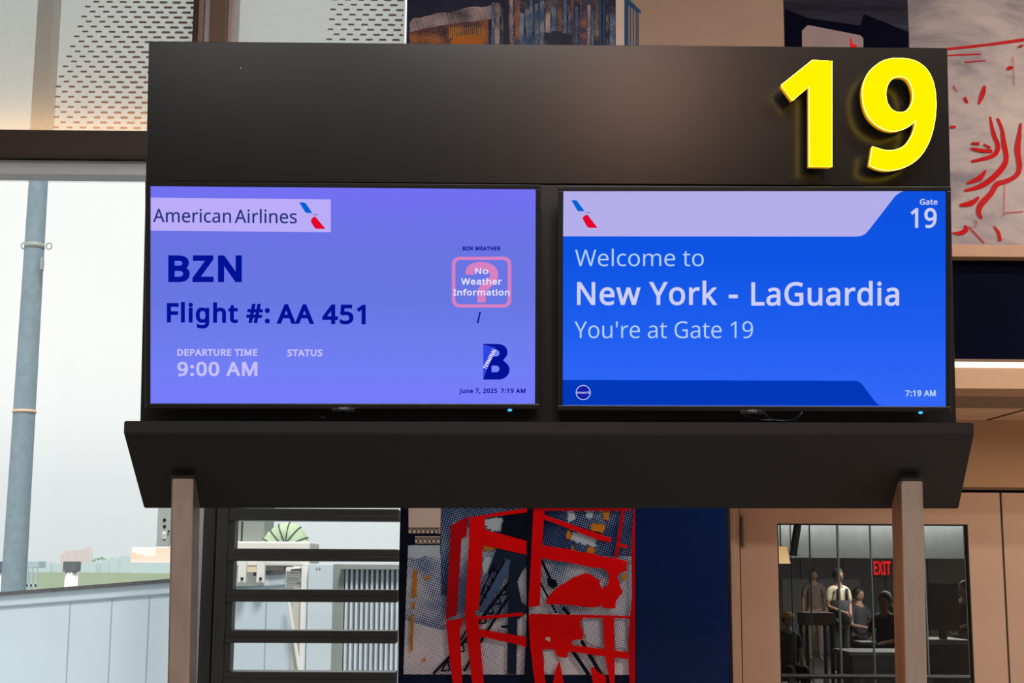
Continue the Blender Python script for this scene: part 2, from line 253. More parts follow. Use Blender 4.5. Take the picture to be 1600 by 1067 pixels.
# ------------------------------------------------------------------ lettering (outlines held in the script)
GLYPHS = r'''
#=518|385,350,37,0,-8,-43 360,221,8,43,37,0 470,221,-37,0,0,-18 470,168,0,18,-40,0 350,168,40,0,-11,-56 317,0,11,56,-19,0 260,0,19,0,11,56 293,168,-11,-56,-39,0 178,168,38,0,-10,-56 147,0,10,56,-19,0 91,0,18,0,10,56 121,168,-10,-56,-34,0 20,168,34,0,0,18 20,221,0,-18,37,0 132,221,-38,0,8,43 157,350,-8,-43,-36,0 50,350,36,0,0,17 50,403,0,-18,39,0 167,403,-39,0,10,56 199,573,-11,-57,19,0 257,573,-20,0,-11,-57 225,403,10,56,38,0 340,403,-38,0,11,56 372,573,-11,-57,19,0 427,573,-18,0,-10,-57 395,403,11,56,34,0 497,403,-34,0,0,-18 497,350,0,17,-37,0|188,221,9,43,39,0 303,221,-38,0,8,43 328,350,-8,-43,-38,0 213,350,39,0,-8,-43
'=181|128,573,-25,0,-5,-69 112,366,6,69,-14,0 68,366,15,0,-5,69 52,573,5,-69,26,0
,=215|154,84,-2,3,-5,-19 136,23,7,22,-8,-22 111,-42,9,22,-9,-22 85,-103,9,19,-17,0 33,-103,17,0,5,20 49,-38,-6,-23,5,23 63,31,-5,-23,4,23 73,93,-3,-19,25,0 148,93,-25,0,2,-3
-=258|32,184,65,0,0,20 32,246,0,-21,65,0 226,246,-65,0,0,-21 226,184,0,20,-65,0
0=459|419,287,0,62,0,-46 409,163,7,36,-7,-37 376,70,15,26,-16,-25 316,12,25,13,-24,-13 229,-8,34,0,-43,0 122,27,28,-23,-28,24 60,129,13,-44,-14,44 39,287,0,-61,0,62 58,446,-12,-44,13,44 119,547,-28,-24,27,23 229,581,-46,0,42,0 335,547,-28,23,29,-24 399,446,-14,44,13,-44|110,287,0,52,0,-52 121,156,-7,35,8,-34 159,78,-17,18,18,-17 229,52,-29,0,28,0 298,78,-17,-17,17,17 336,156,-8,-35,8,35 348,287,0,-52,0,52 336,417,8,-34,-8,35 298,495,17,-17,-17,18 229,521,28,0,-29,0 159,495,18,18,-17,-17 121,417,8,35,-7,-34
1=459|285,0,0,191,-23,0 216,0,23,0,0,133 216,400,0,-133,0,16 216,439,0,-10,0,11 217,470,0,-10,1,9 219,499,-1,-10,-9,-9 196,477,7,6,-7,-6 169,455,11,9,-20,-17 108,405,21,17,-12,16 71,452,13,-15,52,40 226,573,-51,-41,20,0 285,573,-20,0,0,-191
2=459|417,0,0,21,-126,0 38,0,127,0,0,20 38,59,0,-20,50,50 188,210,-50,-50,29,29 261,287,-19,-22,20,23 306,353,-10,-21,10,22 322,424,0,-25,0,32 294,496,18,-16,-19,16 221,520,29,0,-28,0 147,506,21,10,-21,-10 83,466,22,17,-13,16 45,513,12,-16,15,13 94,548,-18,-10,18,10 153,572,-21,-6,21,6 221,581,-25,0,35,0 313,562,-26,12,25,-12 372,510,-14,22,15,-23 394,428,0,32,0,-30 375,344,13,26,-12,-26 324,267,22,25,-22,-26 247,185,29,29,-40,-39 128,67,39,40,0,-1 128,64,0,1,96,0 417,64,-96,0,0,-21
4=459|443,130,0,21,-28,0 359,130,28,0,0,-43 359,0,0,43,-22,0 291,0,23,0,0,43 291,130,0,-43,-91,0 17,130,91,0,0,20 17,190,0,-20,90,129 286,576,-90,-129,25,0 359,576,-24,0,0,-128 359,193,0,128,28,0 443,193,-28,0,0,-21|291,374,0,-60,0,14 291,412,0,-12,1,11 293,444,-1,-10,0,10 294,474,0,-10,0,9 295,500,0,-8,-1,0 292,500,1,0,-4,-10 276,468,6,11,-7,-12 257,438,6,8,-57,-82 86,193,57,82,68,0 291,193,-68,0,0,60
5=459|221,351,-19,0,39,0 322,331,-28,14,29,-13 389,274,-15,25,16,-25 413,183,0,36,0,-40 387,81,17,28,-17,-29 314,15,32,15,-32,-15 199,-8,45,0,-30,0 116,0,26,-5,-26,5 51,23,17,-10,0,22 51,90,0,-22,19,-12 121,62,-28,7,27,-7 200,52,-25,0,28,0 274,65,-21,-8,21,9 323,106,-12,-18,12,19 341,176,0,-28,0,37 306,262,23,-20,-23,20 197,292,50,0,-15,0 146,288,19,3,-19,-3 99,280,12,3,-11,7 64,302,12,-7,7,90 86,573,-7,-91,96,0 373,573,-96,0,0,-22 373,508,0,22,-76,0 146,508,76,0,-5,-55 132,342,5,56,9,2 169,348,-15,-2,16,2
7=459|109,0,26,0,78,169 344,508,-78,-169,-103,0 35,508,103,0,0,22 35,573,0,-22,128,0 419,573,-128,0,0,-19 419,518,0,18,-77,-173 187,0,77,173,-26,0
9=459|417,328,0,43,0,-33 410,231,5,32,-4,-33 387,139,11,29,-12,-28 340,63,20,22,-20,-22 265,11,30,12,-31,-13 154,-8,43,0,-11,0 117,-6,14,-1,-14,1 82,0,9,-3,0,20 82,60,0,-20,9,-3 115,53,-12,1,13,-2 152,50,-11,0,38,0 245,68,-24,-12,24,12 303,118,-14,-21,15,21 334,192,-6,-28,7,28 346,281,-1,-31,-2,0 341,281,1,0,-8,-13 310,247,13,10,-12,-10 266,223,17,6,-18,-6 204,214,24,0,-32,0 118,235,25,-14,-25,13 61,294,13,-26,-14,25 40,387,0,-37,0,40 63,491,-15,-29,15,29 127,557,-28,-15,27,16 223,581,-37,0,27,0 299,565,-23,10,24,-10 361,518,-18,21,18,-21 402,439,-10,32,10,-31|223,521,20,0,-33,0 142,488,21,22,-22,-22 110,388,0,45,0,-37 137,301,-18,21,18,-21 220,269,-38,0,25,0 286,285,-18,-10,19,11 330,325,-10,-16,10,16 346,374,0,-17,0,18 338,426,5,-17,-5,18 315,474,10,-14,-10,14 277,508,15,-8,-16,9
:=215|58,43,0,-19,0,20 72,85,-9,-8,10,8 107,97,-14,0,14,0 142,85,-10,8,10,-8 157,43,0,20,0,-19 142,2,10,8,-10,-9 107,-11,14,0,-14,0 72,2,10,-9,-9,8|58,387,0,-20,0,20 72,429,-9,-8,10,8 107,441,-14,0,14,0 142,429,-10,8,10,-8 157,387,0,20,0,-20 142,345,10,8,-10,-9 107,332,14,0,-14,0 72,345,10,-9,-9,8
A=513|437,0,25,0,-23,59 368,177,23,-59,-76,0 141,177,76,0,-23,-59 73,0,23,59,-24,0 0,0,24,0,75,192 224,575,-75,-192,21,0 289,575,-22,0,74,-192 512,0,-75,192,-25,0|282,415,22,-58,-1,4 274,438,4,-11,-3,11 263,473,4,-12,-3,12 255,500,2,-6,-3,-10 247,468,3,11,-3,-11 238,438,3,9,-3,-9 230,415,2,6,-21,-58 165,241,22,58,61,0 346,241,-60,0,-21,58
B=521|241,573,-54,0,72,0 404,541,-37,21,36,-21 459,431,0,52,0,-23 446,371,9,17,-8,-17 409,328,17,11,-16,-12 350,304,23,4,0,-1 350,300,0,1,24,-4 415,279,-20,10,20,-10 461,236,-11,18,11,-19 478,163,0,30,0,-35 454,74,16,25,-16,-24 385,19,30,12,-29,-13 279,0,41,0,-67,0 78,0,67,0,0,191 78,573,0,-191,54,0|256,329,-35,0,49,0 357,352,-18,-15,18,16 384,423,0,-31,0,31 351,490,22,-13,-22,14 245,511,48,0,-32,0 150,511,32,0,0,-61 150,329,0,60,35,0|150,269,37,0,0,-70 150,61,0,69,38,0 265,61,-38,0,51,0 371,91,-19,-20,20,19 401,168,0,-32,0,21 388,221,9,-15,-9,15 344,256,20,-8,-21,9 260,269,35,0,-37,0
C=507|323,517,26,0,-30,0 241,502,24,10,-25,-11 178,456,17,20,-17,-20 139,383,9,29,-9,-29 125,286,0,36,0,-47 147,164,-15,34,15,-35 213,83,-29,19,29,-18 322,55,-43,0,26,0 394,62,-23,-5,22,4 460,78,-22,-7,0,-21 460,15,0,21,-22,-8 393,-2,23,3,-22,-4 312,-8,31,0,-58,0 166,28,39,-24,-39,24 78,131,20,-45,-19,44 49,287,0,-60,0,43 67,406,-12,-36,12,36 120,499,-23,-26,23,26 206,559,-34,-14,34,15 324,581,-44,0,29,0 409,572,-27,6,27,-6 482,547,-21,11,-10,-20 453,486,10,20,-18,8 394,508,22,-7,-22,6
D=586|536,292,0,61,0,-64 501,131,24,43,-24,-44 399,33,44,22,-45,-22 237,0,63,0,-53,0 78,0,53,0,0,191 78,573,0,-191,59,0 254,573,-59,0,58,0 404,540,-42,22,42,-21 502,446,-23,42,23,-41|460,289,0,-75,0,51 435,415,17,-33,-17,32 361,487,33,-16,-32,16 244,511,46,0,-31,0 150,511,31,0,0,-150 150,62,0,149,26,0 228,62,-26,0,77,0 402,119,-39,-38,39,38
E=446|398,0,0,21,-107,0 78,0,106,0,0,191 78,573,0,-191,106,0 398,573,-107,0,0,-22 398,509,0,21,-83,0 150,509,83,0,0,-59 150,330,0,60,78,0 383,330,-77,0,0,-20 383,268,0,21,-77,0 150,268,78,0,0,-68 150,63,0,69,83,0 398,63,-83,0,0,-21
F=416|150,0,0,81,-24,0 78,0,24,0,0,191 78,573,0,-191,106,0 398,573,-107,0,0,-22 398,509,0,21,-83,0 150,509,83,0,0,-67 150,306,0,68,77,0 383,306,-78,0,0,-21 383,243,0,21,-78,0 150,243,77,0,0,-81
G=584|326,302,0,-21,66,0 524,302,-66,0,0,-93 524,22,0,93,-31,-11 431,-1,31,5,-32,-5 323,-8,40,0,-59,0 173,28,41,-24,-40,23 81,130,21,-45,-22,44 49,286,0,-60,0,60 84,442,-23,-44,24,44 186,544,-44,-24,44,24 346,581,-63,0,32,0 437,572,-29,6,28,-6 516,547,-24,11,-9,-21 489,484,9,21,-20,9 421,508,25,-7,-26,6 342,517,27,0,-46,0 225,489,32,19,-33,-19 150,409,17,35,-17,-34 124,286,0,48,0,-45 146,166,-14,35,15,-35 216,84,-32,19,31,-20 340,55,-51,0,25,0 404,59,-17,-3,18,2 452,68,-14,-4,0,57 452,238,0,-56,-42,0 326,238,42,0,0,22
H=594|516,0,0,191,-24,0 443,0,25,0,0,89 443,267,0,-89,-97,0 150,267,98,0,0,-89 150,0,0,89,-24,0 78,0,24,0,0,191 78,573,0,-191,24,0 150,573,-24,0,0,-81 150,330,0,81,98,0 443,330,-97,0,0,81 443,573,0,-81,25,0 516,573,-24,0,0,-191
I=272|239,0,0,14,-69,0 32,0,69,0,0,14 32,42,0,-14,23,5 99,57,-22,-5,0,153 99,515,0,-153,-22,5 32,531,23,-5,0,14 32,573,0,-14,69,0 239,573,-69,0,0,-14 239,531,0,14,-22,-5 172,515,22,5,0,-153 172,57,0,153,22,-5 239,42,-22,5,0,-14
J=219|-3,-152,30,0,-13,0 -37,-150,10,-1,-10,2 -63,-142,8,-3,0,20 -63,-81,0,-20,9,-2 -35,-87,-10,2,9,-1 -5,-89,-11,0,14,0 33,-81,-12,-5,12,5 63,-53,-8,-13,7,13 74,3,0,-24,0,190 74,573,0,-190,24,0 146,573,-24,0,0,-188 146,9,0,188,0,-37 128,-82,12,24,-13,-24 75,-135,23,11,-22,-12
L=420|78,0,107,0,0,191 78,573,0,-191,24,0 150,573,-24,0,0,-170 150,64,0,170,83,0 400,64,-83,0,0,-21 400,0,0,21,-107,0
M=728|330,0,20,0,-62,167 142,502,63,-167,-1,0 139,502,1,0,1,-11 142,461,-1,17,0,-16 144,407,-1,19,0,-20 144,347,0,21,0,-116 144,0,0,116,-22,0 78,0,22,0,0,191 78,573,0,-191,35,0 184,573,-35,0,59,-157 361,103,-59,157,1,0 364,103,-1,0,60,157 544,573,-60,-157,35,0 650,573,-36,0,0,-191 650,0,0,191,-24,0 578,0,24,0,0,117 578,352,0,-117,0,19 579,408,-1,-19,1,18 581,460,-1,-16,1,16 584,501,-1,-11,-1,0 581,501,1,0,-64,-167 390,0,63,167,-20,0
N=610|532,0,0,191,-28,0 447,0,29,0,-102,159 141,476,102,-159,-1,0 138,476,1,0,1,-13 141,432,-1,17,1,-17 143,378,-1,19,1,-19 144,320,0,20,0,-107 144,0,0,107,-22,0 78,0,22,0,0,191 78,573,0,-191,28,0 161,573,-28,0,102,-158 467,99,-102,158,1,0 470,99,-1,0,-1,8 468,137,1,-17,-1,17 466,193,0,-20,-1,21 464,249,0,-17,0,108 464,573,0,-108,23,0 532,573,-23,0,0,-191
P=485|229,573,-50,0,75,0 393,528,-34,30,34,-29 444,404,0,54,0,-23 433,336,7,22,-8,-21 395,278,17,17,-18,-17 324,238,29,10,-29,-10 216,223,42,0,-22,0 150,223,22,0,0,-74 150,0,0,74,-24,0 78,0,24,0,0,191 78,573,0,-191,50,0|223,511,51,0,-24,0 150,511,24,0,0,-76 150,285,0,75,19,0 208,285,-20,0,36,0 298,296,-24,-7,24,8 352,334,-12,-18,12,17 370,401,0,-28,0,37 334,484,24,-19,-23,18
R=499|236,573,-53,0,47,0 353,555,-30,12,31,-12 422,500,-15,24,15,-24 444,410,0,36,0,-31 427,334,12,20,-11,-21 385,285,17,12,-18,-12 330,257,19,7,52,-86 487,0,-53,86,-28,0 403,0,28,0,-47,79 264,237,46,-79,-38,0 150,237,38,0,0,-79 150,0,0,79,-24,0 78,0,24,0,0,191 78,573,0,-191,52,0|232,510,31,0,-28,0 150,510,27,0,0,-71 150,298,0,70,29,0 236,298,-29,0,46,0 338,325,-22,-18,21,19 370,407,0,-36,0,25 355,467,10,-15,-10,15 310,500,20,-7,-21,7
S=440|403,153,0,30,0,-34 378,66,16,24,-17,-24 307,11,30,13,-31,-13 198,-8,42,0,-21,0 137,-5,19,-2,-20,2 83,4,16,-4,-16,4 41,19,12,-6,0,23 41,88,0,-23,19,-8 113,65,-29,7,28,-7 201,55,-30,0,29,0 273,66,-20,-8,19,7 316,98,-10,-14,10,14 330,147,0,-19,0,18 318,194,8,-13,-8,13 277,230,20,-11,-19,11 196,265,34,-13,-25,9 131,294,19,-11,-18,10 85,330,12,-14,-12,13 57,375,6,-17,-6,17 48,435,0,-23,0,30 71,513,-15,-22,16,21 136,563,-28,-12,27,12 231,581,-36,0,31,0 318,572,-27,6,26,-6 389,549,-21,9,-8,-21 366,487,8,20,-19,8 302,508,23,-5,-23,6 229,517,25,0,-24,0 169,507,16,7,-16,-7 133,478,8,12,-8,-13 121,434,0,16,0,-19 133,386,-8,13,8,-13 172,351,-18,10,19,-10 246,318,-31,12,34,-12 332,279,-24,14,23,-14 385,228,-13,20,12,-20
T=446|259,0,0,170,-24,0 187,0,24,0,0,170 187,509,0,-170,-60,0 8,509,60,0,0,21 8,573,0,-22,143,0 437,573,-143,0,0,-22 437,509,0,21,-59,0 259,509,59,0,0,-170
U=586|513,202,0,124,0,-39 489,95,16,32,-16,-32 416,20,33,18,-33,-19 290,-8,51,0,-71,0 128,50,37,-39,-37,39 72,204,0,-64,0,123 72,573,0,-123,24,0 144,573,-24,0,0,-124 144,201,0,124,0,-46 182,93,-25,26,24,-26 294,55,-50,0,35,0 379,73,-22,-12,22,13 427,126,-11,-23,10,22 442,202,0,-29,0,124 442,573,0,-124,24,0 513,573,-24,0,0,-124
W=746|735,573,-25,0,-50,-191 583,0,51,191,-24,0 510,0,24,0,-37,125 399,375,37,-125,-4,12 389,410,3,-12,-3,12 380,443,3,-10,-3,11 373,471,2,-8,-2,8 370,488,0,-3,-1,-3 367,471,1,8,-1,-8 361,443,3,11,-3,-10 352,409,3,12,-2,-12 342,373,4,12,-36,-124 234,0,36,124,-24,0 161,0,25,0,-50,191 10,573,50,-191,25,0 85,573,-25,0,30,-117 174,223,-30,116,3,-12 183,186,-3,12,3,-12 190,151,-2,12,3,-11 196,118,-1,11,2,-11 201,87,-1,10,2,10 206,119,-1,-11,2,12 213,154,-2,-12,3,12 222,191,-3,-12,3,12 232,227,-3,-12,33,115 333,573,-34,-116,25,0 407,573,-24,0,35,-116 512,225,-35,116,4,-13 523,187,-3,13,3,-12 532,151,-3,12,2,-12 538,117,-1,11,2,-11 544,87,-2,9,1,13 550,129,-3,-15,3,14 560,175,-4,-16,3,16 572,224,-5,-17,29,116 660,573,-29,-117,25,0
X=470|467,0,-64,100,-28,0 385,0,27,0,-51,83 233,249,51,-83,-51,-83 79,0,52,83,-25,0 3,0,26,0,64,99 193,298,-63,-99,-59,92 15,573,60,-92,27,0 95,573,-26,0,47,-75 236,348,-47,75,47,75 377,573,-47,-75,25,0 453,573,-25,0,-59,-91 276,300,59,91,63,-100
Y=454|227,291,-50,94,50,94 376,573,-50,-94,26,0 454,573,-26,0,-64,-117 263,222,64,117,0,-74 263,0,0,74,-24,0 191,0,24,0,0,73 191,219,0,-73,-64,118 0,573,64,-118,26,0 79,573,-27,0,49,-94
Z=459|427,0,0,21,-132,0 30,0,133,0,0,18 30,55,0,-19,101,151 332,508,-101,-151,-97,0 40,508,97,0,0,22 40,573,0,-22,127,0 419,573,-126,0,0,-19 419,518,0,18,-100,-151 118,64,100,151,103,0 427,64,-103,0,0,-21
a=450|231,437,-28,0,52,0 347,403,-25,23,25,-23 385,293,0,50,0,-98 385,0,0,98,-17,0 334,0,17,0,-5,20 320,61,5,-20,-1,0 317,61,1,0,-13,-16 279,22,13,10,-13,-10 234,-1,17,5,-17,-5 172,-8,24,0,-25,0 103,6,21,-9,-21,9 55,48,11,-19,-12,19 37,119,0,-28,0,43 87,219,-33,-24,34,23 243,257,-70,-3,24,0 316,259,-24,-1,0,9 316,285,0,-9,0,36 293,359,15,-14,-16,14 227,380,28,0,-23,0 163,370,20,7,-21,-7 106,347,17,9,-7,18 84,400,7,-17,19,10 151,426,-26,-7,25,7|252,208,21,1,-54,-2 141,182,20,15,-21,-15 110,119,0,27,0,-24 132,66,-15,11,15,-11 188,49,-23,0,37,0 279,79,-24,-20,24,20 315,172,0,-42,0,12 315,210,0,-13,-21,-1
c=385|241,-8,24,0,-38,0 139,15,30,-15,-30,16 69,87,17,-32,-16,33 44,213,0,-51,0,52 71,342,-18,-34,17,33 142,415,-30,-16,31,15 245,438,-38,0,22,0 309,431,-21,5,20,-5 358,415,-12,6,-7,-20 337,356,7,20,-13,5 292,370,17,-5,-17,4 244,376,15,0,-29,0 172,358,19,12,-18,-13 131,303,9,24,-9,-24 117,213,0,36,0,-34 131,126,-9,24,9,-24 172,71,-19,13,18,-12 240,53,-27,0,23,0 302,60,-18,-5,18,5 351,78,-15,-7,0,-21 351,15,0,21,-14,-7 304,-2,17,4,-18,-4
d=493|221,-8,22,0,-54,0 92,48,32,-37,-32,37 44,214,0,-74,0,74 93,381,-33,-37,32,38 221,438,-53,0,23,0 280,429,-17,6,16,-5 323,407,-12,9,12,-10 354,374,-8,12,2,0 359,374,-1,0,0,7 356,405,2,-13,-1,14 354,438,0,-8,0,57 354,609,0,-57,24,0 425,609,-24,0,0,-203 425,0,0,203,-19,0 368,0,19,0,-3,19 358,58,3,-20,-1,0 354,58,2,0,-8,-13 323,24,12,10,-12,-9 279,1,17,6,-16,-6|232,51,-39,0,45,0 328,88,-19,-25,18,25 355,200,0,-50,0,5 355,213,0,-4,0,54 329,336,17,-28,-18,29 231,379,48,0,-38,0 146,334,19,30,-19,-30 117,213,0,50,0,-52 146,93,-19,28,19,-28
e=452|234,438,-38,0,37,0 329,414,-26,16,27,-16 390,346,-14,29,14,-29 411,244,0,39,0,-14 411,201,0,14,-98,0 117,201,98,0,1,-48 154,90,-23,26,24,-25 254,52,-43,0,27,0 327,60,-21,-5,21,5 392,82,-22,-10,0,-21 392,20,0,21,-22,-10 327,-1,22,4,-21,-5 251,-8,29,0,-41,0 143,17,31,-17,-31,16 70,91,18,-33,-17,33 44,212,0,-48,0,47 68,333,-16,-34,16,33 134,411,-28,-19,29,18|233,380,24,0,-33,0 154,348,19,21,-20,-22 119,257,3,39,73,0 338,257,-73,0,0,25 326,322,8,-19,-7,18 292,364,16,-10,-15,11
f=276|266,375,0,18,-36,0 158,375,36,0,0,-125 158,0,0,125,-24,0 87,0,24,0,0,125 87,375,0,-125,-25,0 12,375,25,0,0,11 12,408,0,-11,25,8 87,432,-25,-8,0,9 87,457,0,-8,0,37 104,547,-11,-23,11,23 152,597,-21,-10,20,11 227,613,-29,0,17,0 274,609,-14,3,14,-3 310,599,-10,4,-6,-18 292,544,6,18,-9,2 262,552,11,-3,-11,2 228,556,12,0,-24,0 175,532,12,16,-11,-16 158,458,0,34,0,-9 158,430,0,9,36,0 266,430,-36,0,0,-18
g=493|221,438,-56,0,28,0 297,422,-23,11,23,-11 355,373,-16,22,2,0 359,373,-1,0,3,19 369,430,-3,-19,19,0 425,430,-19,0,0,-146 425,-7,0,145,0,-41 404,-109,14,27,-14,-28 341,-172,28,14,-29,-14 233,-192,43,0,-31,0 147,-186,26,-4,-26,5 78,-165,20,-9,0,21 78,-100,0,-22,20,-11 149,-125,-27,6,27,-6 237,-134,-31,0,36,0 324,-101,-22,-22,21,21 355,-13,0,-37,0,6 355,4,0,-6,0,6 356,32,0,-12,1,12 358,57,-1,-5,-1,0 354,57,2,0,-15,-22 299,8,22,11,-22,-11 221,-8,30,0,-55,0 91,51,31,-40,-31,39 44,214,0,-70,0,69 91,377,-31,-40,31,41|230,379,29,0,-24,0 169,359,17,13,-17,-13 130,303,9,25,-9,-24 117,213,0,36,0,-53 146,92,-19,28,20,-28 232,50,-38,0,22,0 288,58,-16,-5,15,6 326,85,-10,-12,11,12 349,131,-5,-19,5,18 356,197,0,-25,0,6 356,214,0,-5,0,39 343,309,9,-24,-9,24 302,362,18,-12,-19,11
h=496|139,431,0,59,0,-11 138,399,0,11,-1,-10 135,370,1,9,1,0 140,370,-2,0,9,15 174,407,-14,-9,14,10 221,429,-18,-5,17,6 273,437,-18,0,35,0 360,421,-23,11,24,-11 413,370,-12,23,12,-23 431,280,0,37,0,-93 431,0,0,93,-24,0 361,0,23,0,0,92 361,275,0,-92,0,35 338,353,15,-17,-16,17 265,379,33,0,-32,0 189,360,18,12,-18,-12 150,308,8,23,-7,-24 139,222,0,34,0,-74 139,0,0,74,-24,0 68,0,24,0,0,203 68,609,0,-203,24,0 139,609,-24,0,0,-59
i=207|139,430,-24,0,0,-143 139,0,0,143,-24,0 68,0,24,0,0,143 68,430,0,-143,24,0|104,591,-12,0,11,0 133,580,-9,7,8,-7 145,546,0,16,0,-15 133,512,8,8,-9,-7 104,501,11,0,-12,0 75,512,8,-7,-8,8 63,546,0,-15,0,16 75,580,-8,-7,8,7
k=428|138,291,0,106,0,-8 137,257,1,14,-1,-13 135,221,0,10,1,0 138,221,-1,0,3,5 152,240,-6,-8,7,8 172,264,-7,-8,7,9 189,285,-5,-6,46,48 326,430,-45,-49,28,0 409,430,-28,0,-58,-61 235,246,58,61,62,-82 421,0,-62,82,-28,0 336,0,28,0,-50,67 187,200,50,-66,-16,-14 138,158,16,14,0,-53 138,0,0,53,-23,0 68,0,23,0,0,203 68,609,0,-203,23,0 138,609,-23,0,0,-106
l=207|139,0,0,203,-24,0 68,0,24,0,0,203 68,609,0,-203,24,0 139,609,-24,0,0,-203
m=750|540,438,-28,0,48,0 649,401,-24,24,24,-25 685,280,0,55,0,-93 685,0,0,93,-23,0 615,0,23,0,0,92 615,277,0,-93,0,33 594,353,14,-17,-14,17 528,379,30,0,-42,0 438,342,18,24,-18,-24 411,237,0,46,0,-79 411,0,0,79,-23,0 342,0,23,0,0,92 342,277,0,-93,0,22 332,333,6,-15,-6,15 303,367,13,-7,-13,8 253,379,21,0,-28,0 185,360,17,12,-16,-12 150,308,7,23,-8,-23 139,223,0,34,0,-74 139,0,0,74,-24,0 68,0,24,0,0,143 68,430,0,-143,19,0 125,430,-19,0,4,-20 136,371,-4,20,1,0 140,371,-2,0,9,15 173,409,-13,-10,13,9 217,431,-17,-5,16,4 266,438,-17,0,33,0 349,420,-22,12,22,-12 398,366,-10,24,1,0 402,366,-2,0,14,24 461,420,-25,-12,25,12
n=496|275,438,-18,0,51,0 391,401,-26,24,27,-25 431,280,0,55,0,-93 431,0,0,93,-24,0 361,0,23,0,0,92 361,275,0,-92,0,35 338,353,15,-17,-16,17 265,379,33,0,-48,0 166,338,18,27,-18,-26 139,223,0,50,0,-74 139,0,0,74,-24,0 68,0,24,0,0,143 68,430,0,-143,19,0 125,430,-19,0,4,-20 136,371,-4,20,1,0 140,371,-2,0,9,15 175,409,-14,-10,14,9 222,431,-17,-5,17,4
o=485|442,216,0,47,0,-36 428,121,9,27,-10,-28 388,51,17,19,-18,-20 324,7,25,10,-24,-10 241,-8,31,0,-28,0 163,7,24,-10,-24,10 100,51,18,-20,-17,19 59,121,10,-28,-10,27 44,216,0,-36,0,47 68,336,-16,-32,16,33 137,412,-30,-18,30,17 244,438,-41,0,39,0 347,412,-30,17,30,-18 417,336,-17,33,16,-32|117,216,0,51,0,-34 130,128,-9,25,9,-25 172,71,-19,13,18,-14 243,51,-29,0,29,0 314,71,-18,-14,19,13 356,128,-9,-25,8,25 369,216,0,-34,0,34 355,303,9,-24,-9,24 314,359,18,-13,-18,13 242,379,30,0,-44,0 147,335,20,29,-20,-29
r=331|269,438,-20,0,8,0 295,437,-10,0,9,-1 319,433,-7,2,-3,-22 310,368,3,22,-7,2 287,372,9,-1,-8,1 264,374,7,0,-17,0 217,363,14,7,-15,-7 176,334,12,13,-11,-13 149,289,6,17,-7,-18 139,229,0,22,0,-76 139,0,0,76,-24,0 68,0,24,0,0,143 68,430,0,-143,19,0 126,430,-19,0,3,-26 134,351,-3,26,1,0 137,351,-1,0,9,16 170,395,-13,-13,13,13 214,426,-16,-8,17,8
s=384|348,119,0,23,0,-28 327,49,14,19,-14,-19 268,6,26,10,-26,-9 176,-8,36,0,-30,0 99,-1,22,-5,-22,5 42,19,16,-8,0,22 42,83,0,-21,17,-8 104,60,-24,7,24,-7 178,49,-25,0,36,0 256,66,-16,-11,16,12 280,112,0,-19,0,11 271,141,6,-8,-6,9 239,167,16,-9,-15,8 174,196,28,-11,-28,10 103,228,19,-11,-20,10 57,266,11,-15,-11,15 41,324,0,-24,0,36 85,408,-29,-20,30,20 202,438,-48,0,26,0 275,430,-22,5,23,-5 339,409,-20,9,-8,-19 315,353,8,19,-18,7 258,372,20,-5,-20,5 197,380,21,0,-29,0 131,366,15,9,-15,-9 108,328,0,16,0,-12 119,298,-7,8,7,-8 154,274,-17,8,16,-8 219,246,-28,10,27,-10 289,215,-20,11,19,-11 333,176,-10,15,10,-15
t=290|212,50,-20,0,10,0 245,53,-12,-2,11,1 272,59,-7,-3,0,-18 272,5,0,18,-8,-4 240,-4,14,2,-14,-3 200,-8,13,0,-23,0 138,4,19,-8,-19,7 91,44,12,-19,-11,19 74,125,0,-35,0,84 74,375,0,-83,-21,0 13,375,20,0,0,12 13,409,0,-11,20,9 75,437,-21,-9,9,31 103,528,-10,-30,14,0 144,528,-14,0,0,-32 144,430,0,33,42,0 269,430,-42,0,0,-18 269,375,0,18,-42,0 144,375,42,0,0,-83 144,127,0,83,0,-26 163,69,-12,12,13,-13
u=496|427,430,-23,0,0,-143 427,0,0,143,-19,0 370,0,19,0,-4,19 359,57,4,-19,-1,0 356,57,1,0,-9,-15 321,20,14,10,-15,-10 273,-1,18,4,-17,-5 220,-8,18,0,-34,0 134,8,23,-11,-24,11 81,59,12,-23,-12,23 63,148,0,-36,0,94 63,430,0,-94,24,0 135,430,-24,0,0,-92 135,153,0,92,0,-34 158,76,-16,17,15,-17 230,51,-32,0,32,0 306,69,-19,-12,18,12 345,121,-8,-23,8,24 357,206,0,-33,0,75 357,430,0,-75,23,0
w=630|346,243,24,-81,-4,11 336,276,3,-11,-3,11 328,308,2,-10,-3,9 321,335,2,-8,-2,9 316,357,1,-6,-1,0 313,357,1,0,-1,-6 308,335,2,9,-2,-8 302,307,2,10,-2,-10 294,275,3,11,-3,-10 284,242,4,11,-26,-80 207,1,26,80,-27,0 127,1,26,0,-40,143 9,431,39,-144,24,0 82,431,-25,0,20,-77 141,201,-20,77,4,-15 153,154,-4,16,4,-15 163,109,-3,15,3,-14 169,73,-1,10,1,0 172,73,-1,0,2,6 178,97,-2,-10,2,10 185,128,-3,-11,2,10 193,160,-3,-11,3,10 201,188,-2,-8,26,81 277,431,-25,-81,26,0 354,431,-25,0,25,-81 428,188,-24,81,4,-12 440,149,-4,14,4,-14 451,109,-4,13,3,-13 457,74,-1,10,1,0 460,74,-1,0,1,9 466,108,-3,-14,3,13 477,153,-4,-17,4,16 489,201,-4,-16,20,77 549,431,-20,-77,24,0 621,431,-24,0,-39,-144 502,1,40,143,-28,0 419,1,28,0,-24,81
 =209
'''
GL = {}
